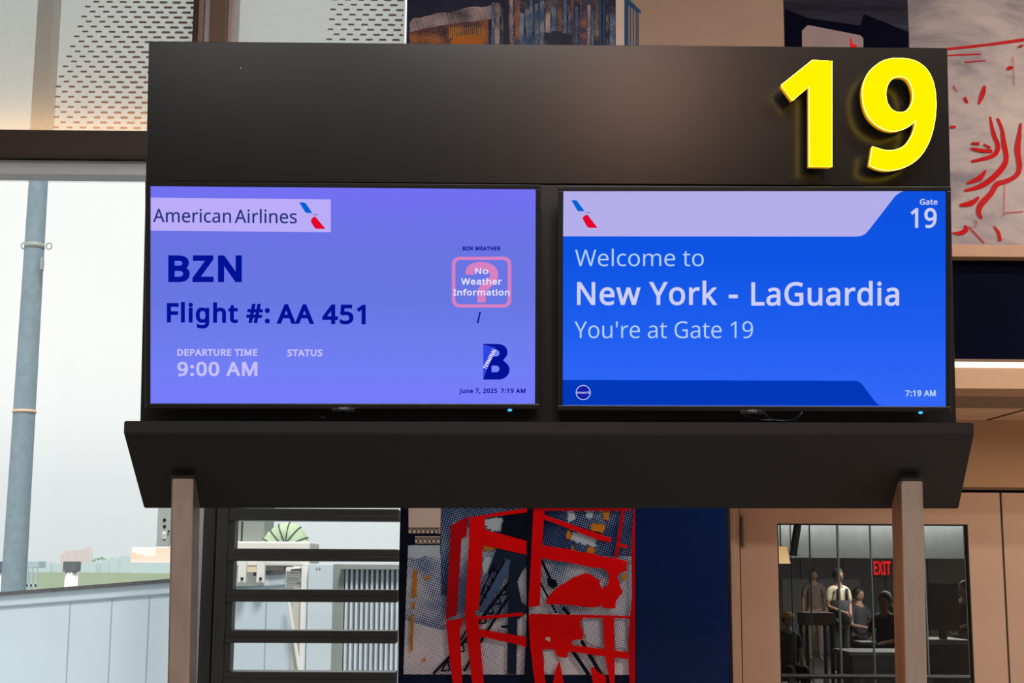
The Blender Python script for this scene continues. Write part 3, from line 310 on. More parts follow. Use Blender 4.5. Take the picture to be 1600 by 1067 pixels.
for ln in GLYPHS.strip('\n').split('\n'):
    k, rest = ln[0], ln[2:]; seg = rest.split('|')
    GL[k] = (int(seg[0]), [[tuple(map(int, p.split(','))) for p in s_.split(' ')] for s_ in seg[1:]])
from mathutils.geometry import delaunay_2d_cdt
def winding(x, y, loops):
    w_ = 0
    for lp in loops:
        for i in range(len(lp)):
            (ax, ay), (bx_, by) = lp[i-1], lp[i]
            if (ay > y) != (by > y) and x < ax+(y-ay)/(by-ay)*(bx_-ax): w_ += 1 if by > ay else -1
    return w_
def slab(glyphs, y0, y1, back=True, rule=None):
    """glyphs: lists of closed loops in (x, z), holes by even-odd; a filled slab from y0 (front) to y1"""
    m_ = MB(); bm = m_.bm
    for loops in glyphs:
        vs = []; fs = []
        for lp in loops:
            fs.append(list(range(len(vs), len(vs)+len(lp)))); vs += [Vector(p) for p in lp]
        es = [(f[i], f[(i+1) % len(f)]) for f in fs for i in range(len(f))]
        if rule == 'winding':
            V, _, T, *_r = delaunay_2d_cdt(vs, es, [], 1, 1e-7)
            T = [t for t in T if winding(sum(V[i].x for i in t)/3, sum(V[i].y for i in t)/3, loops)]
        else: V, _, T, *_r = delaunay_2d_cdt(vs, es, fs, 2, 1e-7)
        for y in ((y0, y1) if back else (y0,)):
            bv = [bm.verts.new((v.x, y, v.y)) for v in V]
            for t in T:
                try: bm.faces.new([bv[i] for i in (t if y == y0 else t[::-1])])
                except ValueError: pass
        for lp in loops:
            a = [bm.verts.new((p[0], y0, p[1])) for p in lp]; b = [bm.verts.new((p[0], y1, p[1])) for p in lp]
            for i in range(len(lp)): bm.faces.new((a[i], a[(i+1) % len(lp)], b[(i+1) % len(lp)], b[i]))
    bmesh.ops.remove_doubles(bm, verts=bm.verts, dist=1e-7)
    bmesh.ops.recalc_face_normals(bm, faces=bm.faces)
    return m_
def flatten(sp_, n=5):
    out = []; N = len(sp_)
    for i in range(N):
        a, b = sp_[i], sp_[(i+1) % N]
        if a[4] == a[5] == b[2] == b[3] == 0: out.append((a[0], a[1])); continue
        c1, c2 = (a[0]+a[4], a[1]+a[5]), (b[0]+b[2], b[1]+b[3])
        for k in range(n):
            t = k/n; u = 1-t
            out.append(tuple(u**3*a[j]+3*u*u*t*c1[j]+3*u*t*t*c2[j]+t**3*b[j] for j in (0, 1)))
    r_ = []
    for p in out:
        if not r_ or math.hypot(p[0]-r_[-1][0], p[1]-r_[-1][1]) > 1e-4: r_.append(p)
    if math.hypot(r_[0][0]-r_[-1][0], r_[0][1]-r_[-1][1]) < 1e-4: r_.pop()
    return r_
def grow(loop, d):
    """moves every edge outward by d (outer loops run clockwise, holes the other way)"""
    out = []; N = len(loop)
    for i in range(N):
        p0, p, p1 = loop[i-1], loop[i], loop[(i+1) % N]
        a = Vector((p[0]-p0[0], p[1]-p0[1])).normalized(); b = Vector((p1[0]-p[0], p1[1]-p[1])).normalized()
        na, nb = Vector((-a.y, a.x)), Vector((-b.y, b.x)); m_ = na+nb
        if m_.length < 1e-3: m_ = na
        m_.normalize(); k = d/max(.5, m_.dot(na)); out.append((p[0]+m_.x*k, p[1]+m_.y*k))
    return out
def lettering(fr, text, x0, x1, ytop, ybase, m, parent, y=-.003, bold=0.0, name='lettering', spacing=0, ybase2=None, label=None, th=.0008, shear=0.0):
    """fits text between two pixel columns, cap height and baseline given in pixels"""
    gls = []; cx = 0
    for ch in text:
        adv, ss = GL[ch]; g_ = []; o_ = []
        for s_ in ss:
            lp = flatten([((p[0]+cx)/573., p[1]/573., p[2]/573., p[3]/573., p[4]/573., p[5]/573.) for p in s_]); g_.append(grow(lp, bold) if bold else lp); o_.append(lp)
        if g_: gls.append(g_)
        cx += adv+spacing+bold*573*1.6
    xs = [p[0] for g_ in gls for lp in g_ for p in lp]; mn, mx_ = min(xs), max(xs)
    a = fr.hit(x0, ybase, y); b = fr.hit(x1, ybase if ybase2 is None else ybase2, y); t = fr.hit((x0+x1)/2, ytop, y)
    zb = (a.z+b.z)/2; h = (t.z-zb)/(1+2*bold); kx = (b.x-a.x)/(mx_-mn)
    gls = [[[(a.x+(p[0]-mn)*kx, zb+(p[1]+bold)*h+(b.z-a.z)*((p[0]-mn)/(mx_-mn)-.5)) for p in lp] for lp in g_] for g_ in gls]
    return slab(gls, y, y+th, rule='winding').build(name, m, parent, label=label)

# ================================================================== MATERIALS
M_shelf = mat('charcoal_laminate', (20, 20, 22), .42, var=.05, scale=30)
M_panel = mat('dark_bronze_metal', (27, 27, 28), .24, metal=.22, var=.05, scale=20, spec=.5)
M_bezel = mat('black_plastic', (14, 15, 17), .35, var=.1)
M_post = mat('brown_post_finish', (168, 152, 142), .38, metal=.5, var=.12, scale=25, stretch=(1, 1, .25), bump=.05)
M_brush = mat('brushed_steel', (168, 165, 162), .35, metal=.85, var=.18, scale=30, stretch=(4, 4, .15))
M_beige = mat('beige_wall', (176, 152, 134), .6, var=.03)
M_navy = mat('navy_gloss', (6, 34, 88), .26, var=.06, scale=60, spec=.35, bump=.08, coat=.08)
M_navyd = mat('navy_flat', (7, 9, 30), .7, var=.06, spec=.03)
M_cream = mat('cream_metal', (205, 170, 138), .42, metal=.15, var=.03, scale=3)
M_door = mat('door_metal', (208, 180, 162), .42, metal=.25, var=.04, scale=4, stretch=(1, 1, .3))
M_frame = mat('anthracite_frame', (72, 78, 80), .35, metal=.3, var=.06)
M_gap = mat('dark_gap', (10, 10, 10), .8)
M_trans = mat('bronze_transom', (62, 52, 45), .5, var=.06)
M_alu = mat('aluminium', (204, 214, 222), .5, metal=.1, var=.05, stretch=(.2, 1, 1))
M_brown = mat('brown_mullion', (118, 98, 84), .5, var=.05)
M_glass = glass('clear_glass')
M_fab = fabric('shade_fabric')
M_floor = mat('terrazzo', (128, 124, 118), .35, var=.12, scale=60)
M_ceil = mat('ceiling_paint', (118, 112, 106), .8)

# ================================================================== ROOM SHELL
YW, YD = 5.3, 6.4
def S(name, mb, m, parent=None, label=None):
    o = mb.build(name, m, parent, label=label)
    if not parent: o['kind'] = 'structure'
    return o
S('floor', box(-4.2, 6, -7.2, 7.0, -.12, 0), M_floor)
S('ceiling', box(-4.2, 6, -7.2, YW+.3, 5.0, 5.15), M_ceil)
wl = MB().box(-4.35, -4.2, -7.2, -3.5, 0, 5).box(-4.35, -4.2, 3.0, YW+.2, 0, 5).box(-4.35, -4.2, -3.5, 3.0, 0, .6).box(-4.35, -4.2, -3.5, 3.0, 3.8, 5)
S('wall_left', wl, M_beige)
w5 = thing('window_5', None, None, (-4.3, -.25, .6), kind='structure')
box(-4.29, -4.28, -3.5, 3.0, .6, 3.8).build('pane', M_glass, w5)
for k in range(4): box(-4.33, -4.23, -3.5+k*2.14, -3.42+k*2.14, .6, 3.8, bev=.004).build('mullion', M_frame, w5)
S('wall_right', box(6, 6.15, -7.2, 7.0, 0, 5), M_beige)
S('wall_front', box(-4.2, 6, -7.35, -7.2, 0, 5), mat('rear_hall_wall', (62, 58, 56), .7))
xm = P(624, 930, YW).x                              # where glazing ends and the printed wall begins
xa = P(1142, 930, YW).x                             # where the door alcove opens
zs = P(1490, 607, YW).z                             # underside of the alcove lintel
wb = MB().box(xm+.0, xa, YW+.02, YW+.24, 0, 5.0).box(xa, 6, YW+.02, YW+.24, P(1500, 561, YW).z, 5.0)
S('wall_back', wb, M_beige)
S('wall_alcove', box(xa-.12, xa, YW+.24, YD+.1, 0, zs+.1), M_beige)

# --- glazing to the left
z203, z243, z283 = P(114, 203, YW-.10).z, P(114, 242.5, YW-.10).z, P(114, 273, YW-.04).z
tr = MB().box(-4.2, P(622, 220, YW).x, YW-.10, YW+.16, z243, z203, bev=.004)
S('trim_1', tr, M_trans)
S('trim_2', box(-4.2, P(622, 220, YW).x, YW-.04, YW+.055, z283, z243-.002, bev=.003), M_alu)
S('trim_3', box(-4.2, P(622, 220, YW).x, YW-.03, YW+.16, 0, .32, bev=.003), M_alu)
S('baseboard_back', box(xm, xa, YW-.012, YW+.02, 0, .12), M_trans)
def win(name): return thing(name, None, None, (0, YW, 0), kind='structure')
w1 = win('window_1')
xg = P(316, 930, YW).x
box(-4.19, xg-.05, YW+.06, YW+.072, .32, z283).build('pane', M_glass, w1)
mf = MB().box(xg-.055, xg, YW-.03, YW+.14, .32, z283, bev=.003).box(-2.9, -2.84, YW-.03, YW+.14, .32, z283, bev=.003)
mf.build('window_frame', M_alu, w1)
# barred window
w2 = win('window_2')
x1, x2, x3 = P(316.5, 930, YW).x, P(337, 930, YW).x, P(357, 930, YW).x
box(x1, x2-.004, YW-.03, YW+.14, .32, z283, bev=.004).build('window_frame', M_frame, w2)
box(x2+.002, x3, YW-.05, YW+.14, .32, z283, bev=.008).build('window_frame', M_frame, w2)
rows = [(794, 813.6), (857.5, 876.9), (920.7, 940.9), (985, 1005), (1049.8, 1070)]
def zr(y): return P(490, y, YW-.04).z
pitch = (zr(857.5)-zr(1049.8))/3; hb = zr(857.5)-zr(876.9); z0 = zr(857.5)
xr = xm-.006; n = 0
barm = None
for k in range(-14, 14):
    zt = z0+k*pitch
    if zt-hb < .33 or zt > z283: continue
    mb = MB().box(x3, xr, YW-.045, YW+.06, zt-hb, zt, bev=.003).box(x3, xr, YW-.052, YW-.044, zt-hb*.98, zt-hb*.55, bev=.002)
    mb.build('crossbar', M_frame, w2)
    box(x3+.018, xr-.004, YW+.03, YW+.042, zt, zt+pitch-hb).build('pane', M_glass, w2)
box(x3, x3+.022, YW-.04, YW+.03, .32, z283).build('inner_stile', M_frame, w2)
MB().tube([(P(340.3, 879, YW-.05).x, YW-.034, P(340.3, 879, YW-.05).z), (P(340.3, 879, YW-.05).x, YW-.026, P(340.3, 879, YW-.05).z)], .005, 10).build('screw', M_alu, w2)
# fritted upper windows with roller shades
M_fritd = mat('frit_print', (122, 106, 104), .7, var=.05)
def shade(nm, lx0, lx1, fx, label):
    t = win(nm)
    zt = 5.0
    box(lx0, lx1, YW+.09, YW+.10, z203, zt).build('pane', M_glass, t)
    f = MB(); f.box(lx0, lx1, YW+.02, YW+.021, z203+.004, zt); f.build('shade_fabric', M_fab, t)
    mb = MB(); row = 0; z = z203+.006
    dz = abs(P(200, 100, YW).z-P(200, 107.9, YW).z); dx = abs(P(200, 100, YW).x-P(220.8, 100, YW).x)
    while z < zt-.01:
        off = (.5 if row % 2 else 0)+(.13*math.sin(row*.7))*0
        kx = 0; x = fx(z)+off*dx
        start = fx(z)
        while x < lx1-.01:
            g = min(1.0, (x-start)/(dx*11)); up = max(0, (z-z203)/.5)
            L2 = dx*(.48+.26*g+.12*min(1, up)*g)
            h = .0036+.0020*g
            x_e = min(x+L2, lx1-.004)
            if x_e-x > .004:
                pts = [(x+h, z-h), (x_e-h, z-h), (x_e, z), (x_e-h, z+h), (x+h, z+h), (x, z)]
                v = [mb.bm.verts.new((p[0], YW+.018, p[1])) for p in pts]; mb.bm.faces.new(v)
            x += dx
        z += dz; row += 1
    mb.build('frit_dashes', M_fritd, t, kind='stuff')
    return t
xA0, xA1 = -4.19, P(303, 100, YW).x
xB0, xB1 = P(364, 30, YW).x, xm-.02
shade('window_3', xA0, xA1, lambda z: P(80, 200, YW).x+max(0, (z-P(80, 130, YW).z))*.30, '')
shade('window_4', xB0, xB1, lambda z: P(508, 60, YW).x+max(0, (z-P(80, 60, YW).z))*.10, '')
def vbar(nm, a, b, m, y0, y1): S(nm, box(P(a, 30, YW).x, P(b, 30, YW).x, YW+y0, YW+y1, z203, 5.0, bev=.002), m)
vbar('trim_4', 304, 310.3, M_trans, -.03, .14); vbar('trim_5', 310.3, 319, mat('mauve_mullion', (170, 146, 138), .5), -.01, .14)
vbar('trim_6', 319.5, 331.5, M_alu, .0, .14); vbar('trim_7', 331.7, 357, M_brown, -.05, .14); vbar('trim_8', 357, 364, mat('pale_mauve_trim', (190, 172, 180), .5), -.01, .14)
l = area('transom_uplight', (-2.0, YW-.055, z203+.012), 2.2, .02, 5, (1, .58, .25), (0, .45, .9))
S('added_fin', box(P(64.5, 0, YW+.3).x, P(89, 0, YW+.3).x, YW+.26, YW+.36, P(70, 222, YW+.36).z, 5.0), mat('added_fin_brown', (158, 124, 100), .6))  # added fin, gives the pole its brown look through the shade
# ================================================================== PRINTED WALL PANELS
def panel_plane(name, x0, x1, z0, z1, m, y=YW, th=.02, label=None, cat='wall panel'):
    return box(x0, x1, y, y+th, z0, z1, bev=.0015).build(name, m, None, base=((x0+x1)/2, y, z0), label=label, cat=cat)
xm1 = P(991.5, 930, YW).x
ceilz = 4.98
M_p1 = mat('mural_navy', (16, 30, 62), .3, var=.08)
mur = thing('mural_panel', 'printed wall mural of red steelwork over navy halftone dots beside the barred window', 'mural', ((xm+xm1)/2, YW, .12))
box(xm+.004, xm1-.002, YW-.002, YW+.018, .12, P(800, 690, YW).z).build('backing', M_p1, mur)
H1 = halftone('halftone_grey_blue', (214, 222, 238), (52, 88, 146), 270, .05, .95, .5, 5)
H2 = halftone('halftone_lilac', (240, 238, 250), (120, 132, 178), 270, .1, .6, .5, 4)
H3 = halftone('halftone_navy', (160, 186, 218), (20, 44, 98), 270, .45, 1.0, .5, 5)
M_red = mat('print_red', (244, 6, 12), .35, var=.06, scale=8)
M_redd = mat('print_dark_red', (190, 2, 18), .45, var=.15, scale=6)
M_ink = mat('print_ink', (14, 20, 40), .35, var=.1)
M_och = mat('print_ochre', (206, 130, 40), .4, var=.25, scale=30)
M_steel = mat('print_steel_blue', (72, 100, 142), .4, var=.2, scale=14)
M_creamp = mat('print_cream', (222, 204, 194), .4, var=.04)
M_pale = mat('print_pale_blue', (186, 206, 224), .4, var=.08)
lay = {'n': 0}
def art(parent, m, pts, name='print_shape', wob=0, sx=1/3.717, ox=600, sy=None, oy=780, yb=None, seed=None, step=True):
    lay['n'] += 1
    y = YW-.002-.00025*lay['n']-.0006
    px = [(p[0]*sx+ox, p[1]*sx+oy) for p in (wobble(pts, wob, 5, lay['n']) if wob else pts)]
    return flat(W, px, y, m, name, parent, th=.0006)
art(mur, H2, [(112, 560), (330, 560), (600, 560), (1455, 560), (1455, 1020), (108, 1016)])
art(mur, H1, [(130, 325), (330, 325), (330, 45), (1455, 45), (1455, 660), (820, 660), (330, 760), (120, 700)])
art(mur, H3, [(330, 45), (1455, 45), (1455, 330), (1250, 330), (920, 270), (700, 250), (400, 130), (372, 560), (330, 560)])
art(mur, M_creamp, [(142, 45), (330, 45), (327, 200), (143, 200)])
art(mur, M_creamp, [(180, 215), (327, 215), (325, 262), (180, 262)])
art(mur, M_pale, [(135, 268), (326, 265), (325, 335), (230, 330), (195, 345), (130, 335)], wob=3)
ch = MB(); lay['n'] += 1; yb = YW-.003-.00025*lay['n']
for row_, x_0 in ((187, 150), (244, 186)):
    for i in range(0, 7):
        cx_, cy_ = x_0+i*26, row_
        if cx_ > 328: continue
        pr = [P((cx_+13*math.cos(a*math.pi/4))/3.717+600, (cy_+14*math.sin(a*math.pi/4))/3.717+780, yb) for a in range(9)]
        ch.tube(pr, .0013, 4, cap=False)
    pr = [P(x_/3.717+600, (row_+s_)/3.717+780, yb) for x_, s_ in ((142, -20), (328, -20))]; ch.tube(pr, .0014, 4)
    pr = [P(x_/3.717+600, (row_+s_)/3.717+780, yb) for x_, s_ in ((142, 18), (328, 18))]; ch.tube(pr, .0014, 4)
ch.build('chain_print', M_ink, mur, kind='stuff')
art(mur, M_ink, [(95, 45), (142, 45), (140, 180), (150, 222), (180, 240), (140, 268), (125, 640), (112, 1016), (85, 1067), (85, 500)])
for pts in ([(590, 112), (690, 108), (684, 180), (640, 190), (600, 170), (582, 140)], [(1090, 195), (1150, 190), (1235, 225), (1230, 275), (1150, 260), (1085, 240)], [(1060, 70), (1110, 62), (1100, 130), (1070, 135)], [(1170, 60), (1220, 70), (1215, 110), (1180, 105)], [(1155, 695), (1270, 690), (1278, 860), (1180, 830), (1165, 780)], [(1335, 692), (1400, 692), (1412, 860), (1340, 870)], [(580, 340), (640, 340), (600, 430), (570, 440)], [(920, 880), (985, 880), (1010, 930), (985, 1010), (930, 1010)]):
    art(mur, H2 if pts[0][1] > 600 else M_pale, pts, wob=8)
for pts in ([(170, 412), (192, 415), (190, 570), (165, 568)], [(163, 600), (180, 600), (178, 636), (162, 636)], [(155, 668), (175, 668), (168, 872), (150, 900)], [(236, 440), (268, 444), (266, 462), (240, 464)], [(226, 925), (242, 925), (240, 945), (226, 940)], [(1272, 60), (1312, 58), (1300, 130), (1275, 110)], [(1200, 140), (1290, 150), (1270, 195), (1200, 180)], [(1060, 175), (1080, 180), (1090, 235), (1060, 230)], [(1090, 265), (1110, 300), (1085, 300)], [(1180, 270), (1225, 285), (1215, 320), (1180, 310)], [(1380, 440), (1410, 432), (1400, 470), (1380, 470)], [(580, 262), (650, 280), (625, 300), (580, 290)], [(555, 700), (568, 700), (562, 740), (552, 730)]):
    art(mur, M_och, pts, wob=5)
# dark lattice structure
art(mur, M_ink, [(700, 95), (850, 50), (850, 240), (828, 245), (690, 205), (680, 180)])
art(mur, mat('print_slate', (30, 42, 66), .35, var=.2), [(655, 285), (722, 300), (830, 325), (832, 380), (800, 420), (775, 480), (800, 600), (830, 625), (830, 660), (775, 700), (768, 1016), (716, 1016), (722, 480), (735, 350), (700, 335), (640, 430), (600, 430)])
art(mur, M_steel, ribbon_pts([(722, 350), (700, 420), (560, 650)], [20, 48, 44]))
lat = MB(); lay['n'] += 1; yl = YW-.003-.00025*lay['n']
def stroke(mb, pts, w, dy=0):
    mb.prism([P(x/3.717+600, y/3.717+780, yl+dy) for x, y in ribbon_pts(pts, w)], yl+dy, yl+dy+.0006)
for pts, w_ in (([(640, 380), (560, 560)], 9), ([(700, 350), (555, 620)], 10), ([(728, 480), (470, 820), (285, 1015)], 15), ([(728, 560), (560, 830), (465, 1000)], 15), ([(480, 760), (330, 1000)], 10), ([(915, 355), (950, 430), (985, 500)], 16), ([(905, 480), (1000, 660)], 11), ([(1095, 880), (1190, 1020)], 22), ([(1145, 820), (1262, 1020)], 22), ([(1040, 630), (1075, 670)], 22), ([(680, 740), (722, 740)], 14)):
    stroke(lat, pts, w_)
for i in range(9):
    x_, y_ = 705-i*42, 500+i*55
    stroke(lat, [(x_, y_), (x_+14, y_+52)], 9); stroke(lat, [(x_+14, y_+52), (x_-36, y_+58)], 9, -.0003)
for i in range(4): stroke(lat, [(640-i*22, 400+i*48), (662-i*22, 432+i*48)], 8)
lat.build('lattice_print', M_ink, mur, kind='stuff')
art(mur, M_ink, [(945, 455), (1000, 470), (1010, 500), (985, 520), (950, 500)], wob=3)
art(mur, M_ink, [(823, 55), (866, 52), (852, 380), (840, 620), (850, 850), (872, 1067), (812, 1067), (828, 700), (826, 380)])
art(mur, M_redd, [(388, 152), (487, 98), (478, 212), (450, 232), (424, 672), (370, 690), (358, 700), (372, 480)])
art(mur, M_red, [(360, 705), (462, 690), (440, 765), (455, 1067), (398, 1067), (375, 860)])
art(mur, M_red, [(497, 105), (830, 50), (830, 76), (588, 106), (584, 160), (600, 182), (640, 190), (828, 242), (828, 322), (650, 282), (575, 265), (563, 450), (550, 640), (520, 652), (548, 690), (552, 760), (562, 860), (580, 1067), (512, 1067), (490, 880), (470, 690), (480, 480), (494, 250)])
art(mur, M_red, [(540, 682), (810, 655), (810, 676), (545, 700)])
art(mur, M_red, [(550, 752), (825, 800), (825, 862), (780, 842), (550, 796)])
art(mur, M_red, [(868, 50), (934, 50), (918, 270), (905, 620), (838, 625), (850, 420)])
art(mur, M_red, [(850, 665), (1430, 678), (1432, 692), (1155, 688), (1138, 710), (1160, 790), (1155, 812), (1100, 818), (1085, 830), (1100, 848), (1418, 888), (1420, 930), (1075, 884), (1060, 922), (1010, 912), (985, 870), (920, 872), (937, 1067), (875, 1067), (850, 850), (838, 680)], wob=1.5)
art(mur, M_red, [(918, 265), (1080, 290), (1410, 358), (1410, 415), (1370, 425), (1355, 450), (1385, 540), (1350, 590), (1340, 632), (1270, 632), (1260, 610), (1240, 628), (935, 605), (960, 560), (1010, 510), (1100, 455), (1180, 425), (1250, 465), (1260, 520), (1300, 500), (1310, 440), (1280, 405), (914, 340)], wob=3)
art(mur, M_red, [(932, 90), (1100, 150), (1320, 225), (1318, 250), (1240, 235), (930, 115)])
art(mur, M_redd, [(1380, 60), (1398, 60), (1360, 342), (1338, 338)])
art(mur, M_red, [(1360, 255), (1415, 268), (1410, 286), (1355, 270)])
art(mur, M_redd, [(870, 48), (1432, 48), (1430, 68), (870, 66)])
art(mur, M_red, [(1270, 684), (1335, 684), (1340, 1067), (1312, 1067), (1290, 940), (1280, 860)])
art(mur, M_red, [(1018, 935), (1045, 1067), (982, 1067), (992, 1000)])
art(mur, M_red, [(1200, 980), (1222, 975), (1240, 1000), (1290, 1030), (1290, 1067), (1212, 1067)])
art(mur, M_redd, [(1436, 300), (1450, 48), (1459, 48), (1460, 1067), (1425, 1067), (1418, 800), (1440, 560)])
art(mur, M_creamp, [(940, 800), (968, 806), (966, 824), (938, 816)], wob=4)

# upper printed wall
zt_l = P(800, 100, YW).z; X = lambda px, py=30: P(px, py, YW).x
up1 = thing('mural_panel', 'upper wall mural of a navy, ochre and blue-lined building above the sign', 'mural', (X(800), YW, zt_l-.6))
box(X(635.5), X(975), YW-.002, YW+.018, zt_l-.6, ceilz).build('backing', M_p1, up1)
H4 = halftone('halftone_lilac_navy', (190, 172, 176), (10, 18, 52), 420, .15, .8, .9, 12)
H5 = halftone('halftone_ochre', (182, 112, 50), (10, 20, 56), 420, .15, 1.0, .9, 14)
H6 = halftone('halftone_deep_navy', (44, 58, 104), (6, 12, 44), 420, .55, 1.1, .9, 6)
H7 = halftone('halftone_blue_mix', (150, 136, 120), (8, 26, 70), 420, .35, 1.1, .9, 22)
H8 = halftone('halftone_tan_blue', (168, 112, 66), (14, 44, 92), 420, .2, 1.0, .9, 18)
H9 = halftone('halftone_sky_blue', (150, 160, 176), (20, 72, 122), 420, .3, 1.0, .9, 18)
def art2(par, m, pts, **k): lay['n'] = lay['n'] % 60; return art(par, m, pts, sx=1, ox=0, oy=0, **k)
lay['n'] = 0
art2(up1, H6, [(638, -30), (975, -30), (975, 110), (638, 110)])
art2(up1, H4, [(640, 31), (680, 22), (735, 12), (782, 7), (782, 24), (760, 32), (690, 44), (640, 54)], wob=1.5)
art2(up1, H5, [(640, 50), (700, 38), (762, 30), (766, 110), (640, 110)], wob=1.2)
art2(up1, mat('print_orange', (190, 104, 14), .4), [(703, 110), (704, 66), (710, 57), (740, 53), (751, 57), (757, 70), (757, 110)])
for i in range(18): art2(up1, mat('print_light_ochre', (186, 132, 60), .4), [(702+i*3.1, 42), (703.2+i*3.1, 42), (703.2+i*3.1, 60-i*.2), (702+i*3.1, 60)])
art2(up1, H7, [(790, -30), (960, -30), (960, 110), (790, 110)])
rv = random.Random(3); xx_ = 768
while xx_ < 960:
    ww = rv.uniform(3, 9); top_ = rv.uniform(-25, 24)
    art2(up1, rv.choice([H8, H8, H9, H9, H7, H6, H4]), [(xx_, top_), (xx_+ww, top_+rv.uniform(-3, 3)), (xx_+ww, 110), (xx_, 110)], wob=.8); xx_ += ww+rv.uniform(0, 3)
M_pb = mat('print_blue', (32, 80, 128), .4)
art2(up1, H6, [(852, 52), (870, 48), (894, 54), (892, 110), (855, 110)], wob=1.5)
art2(up1, M_creamp, [(962, -20), (975.5, -20), (975.5, 110), (962, 110)])
# beige field next to it, with blue line drawing running over
up2 = thing('wall_panel', 'plain beige upper wall panel with blue building lines at its left edge', 'wall panel', (X(1100), YW, zt_l-.6))
box(X(975)+.002, X(1224.5), YW-.002, YW+.018, zt_l-.6, ceilz).build('backing', M_beige, up2)
lay['n'] = 58
for i in range(7): art2(up1, M_pb, [(937+i*5.4, -20), (939.2+i*5.4, -20), (939.2+i*5.4, 110), (937+i*5.4, 110)])
art2(up2, M_pb, [(976, -20), (982, 2), (982, 110), (976, 110)])
for i in range(3): art2(up2, M_pb, [(984.5+i*4.6, 4+i*4), (986+i*4.6, 5+i*4), (986+i*4.6, 110), (984.5+i*4.6, 110)])
art2(up2, M_pb, [(976, -8), (1001.5, 17), (1001.5, 20), (998, 20), (998, 110), (996.5, 110), (996.5, 19), (976, 2)])
art2(up1, M_pb, [(900, -30), (930, -12), (960, 18), (960, 24), (928, -2), (896, -22)])
# navy brushed panel
up3 = thing('mural_panel', 'dark navy brush-textured mural panel with a pale lilac patch above the numeral', 'mural', (X(1320), YW, zt_l-.6))
box(X(1225.5), X(1418.5), YW-.002, YW+.018, zt_l-.6, ceilz).build('backing', painted('navy_brushwork', (14, 14, 34), (40, 42, 62), (92, 90, 104), 3, (.4, 1, 3)), up3)
art2(up3, M_navyd, [(1227, 14), (1262, 28), (1345, 40), (1350, 22), (1420, 50), (1418, 110), (1227, 110)])
art2(up3, mat('print_lilac', (160, 142, 144), .45, var=.08), [(1254, 110), (1253, 48), (1262, 39), (1344, 55), (1349, 60), (1349, 110)])
art2(up3, M_red, [(1328, 58), (1331, 62), (1331, 67), (1339, 71), (1338, 80), (1328, 80)])
# weathered white panel with red brush strokes
up4 = thing('mural_panel', 'weathered grey-white mural panel with red brush strokes right of the numeral', 'mural', (X(1600), YW, P(1550, 387, YW).z))
zb4 = P(1550, 387, YW).z
box(X(1419), 5.9, YW-.002, YW+.018, zb4, ceilz).build('backing', painted('weathered_white', (134, 128, 138), (178, 168, 168), (200, 188, 180), 3.0, (.7, 1, 1.7), .35), up4)
strokes = [([(925, 47), (1100, 28), (1270, 5)], [12, 12, 16]), ([(925, 75), (1075, 68)], 6), ([(1003, 104), (1095, 97)], 5), ([(1188, 136), (1202, 130), (1216, 126)], [6, 20, 6]),
 ([(1092, 208), (1082, 245), (1066, 288)], [12, 24, 10]), ([(1003, 258), (1016, 284)], [16, 10]), ([(1116, 343), (1124, 390), (1135, 430), (1150, 470), (1140, 505), (1100, 525), (1034, 540)], [8, 14, 20, 20, 22, 16, 12]),
 ([(1148, 350), (1168, 400), (1176, 460), (1187, 520), (1175, 560), (1130, 610), (1070, 650), (1003, 668)], [10, 14, 22, 22, 24, 26, 22, 8]), ([(1250, 372), (1243, 430), (1236, 490), (1245, 560), (1232, 600), (1190, 625), (1145, 640), (1120, 680), (1075, 730), (1066, 765), (1080, 790)], [10, 20, 26, 22, 22, 20, 24, 24, 26, 22, 8]),
 ([(1097, 578), (1070, 612), (1014, 636)], [8, 26, 8]), ([(1066, 696), (1035, 722), (983, 732)], [10, 24, 12]), ([(1005, 820), (1010, 840), (985, 854), (950, 853)], [8, 22, 18, 4]), ([(1022, 826), (1090, 898)], 5), ([(1130, 822), (1152, 850), (1160, 888)], [4, 14, 16]),
 ([(1034, 460), (1068, 462)], [10, 14]), ([(1030, 482), (1080, 492), (1125, 494)], [8, 18, 14]), ([(1088, 464), (1118, 480)], [8, 10]), ([(940, 388), (965, 388)], 10), ([(953, 208), (972, 234)], 4), ([(1040, 800), (1058, 808), (1046, 828)], 3), ([(1180, 640), (1176, 780)], 2.5), ([(1215, 80), (1222, 210)], 2), ([(1180, 765), (1262, 758)], 3), ([(1262, 30), (1240, 36)], 8)]
lay['n'] = 0
for pts, w_ in strokes:
    p_ = ribbon_pts(catmull(pts, 3, closed=False) if len(pts) > 2 else pts, 1)
    if isinstance(w_, (int, float)): w_ = [w_]*len(pts)
    cp = catmull(pts, 3, closed=False) if len(pts) > 2 else pts
    ws = [];
    for i in range(len(cp)):
        t = i*(len(pts)-1)/(len(cp)-1); a = int(min(t, len(pts)-2)); ws.append(w_[a]+(w_[a+1]-w_[a])*(t-a)+random.uniform(-1, 1)*(1.5 if len(cp) > 3 else 0))
    lay['n'] += 1
    flat(W, [(x/2.809+1150, y/2.809+60) for x, y in ribbon_pts(cp, ws)], YW-.0035-.0002*lay['n'], M_redd if lay['n'] % 4 == 1 else mat('brush_red', (196, 0, 8), .6, var=.12, scale=12, spec=.15), 'brush_stroke', up4, th=.0006)
S('trim_9', box(X(1419), 5.98, YW-.06, YW+.02, P(1550, 407, YW).z, zb4-.002, bev=.004), mat('tan_ledge', (190, 150, 122), .5))
box(xa+.01, 5.98, YW-.002, YW+.018, P(1540, 560, YW).z, P(1550, 409, YW).z).build('wall_panel', M_navyd, None, base=(2.5, YW, P(1540, 560, YW).z), label='dark navy band of wall panel above the lit lintel right of the displays', cat='wall panel')
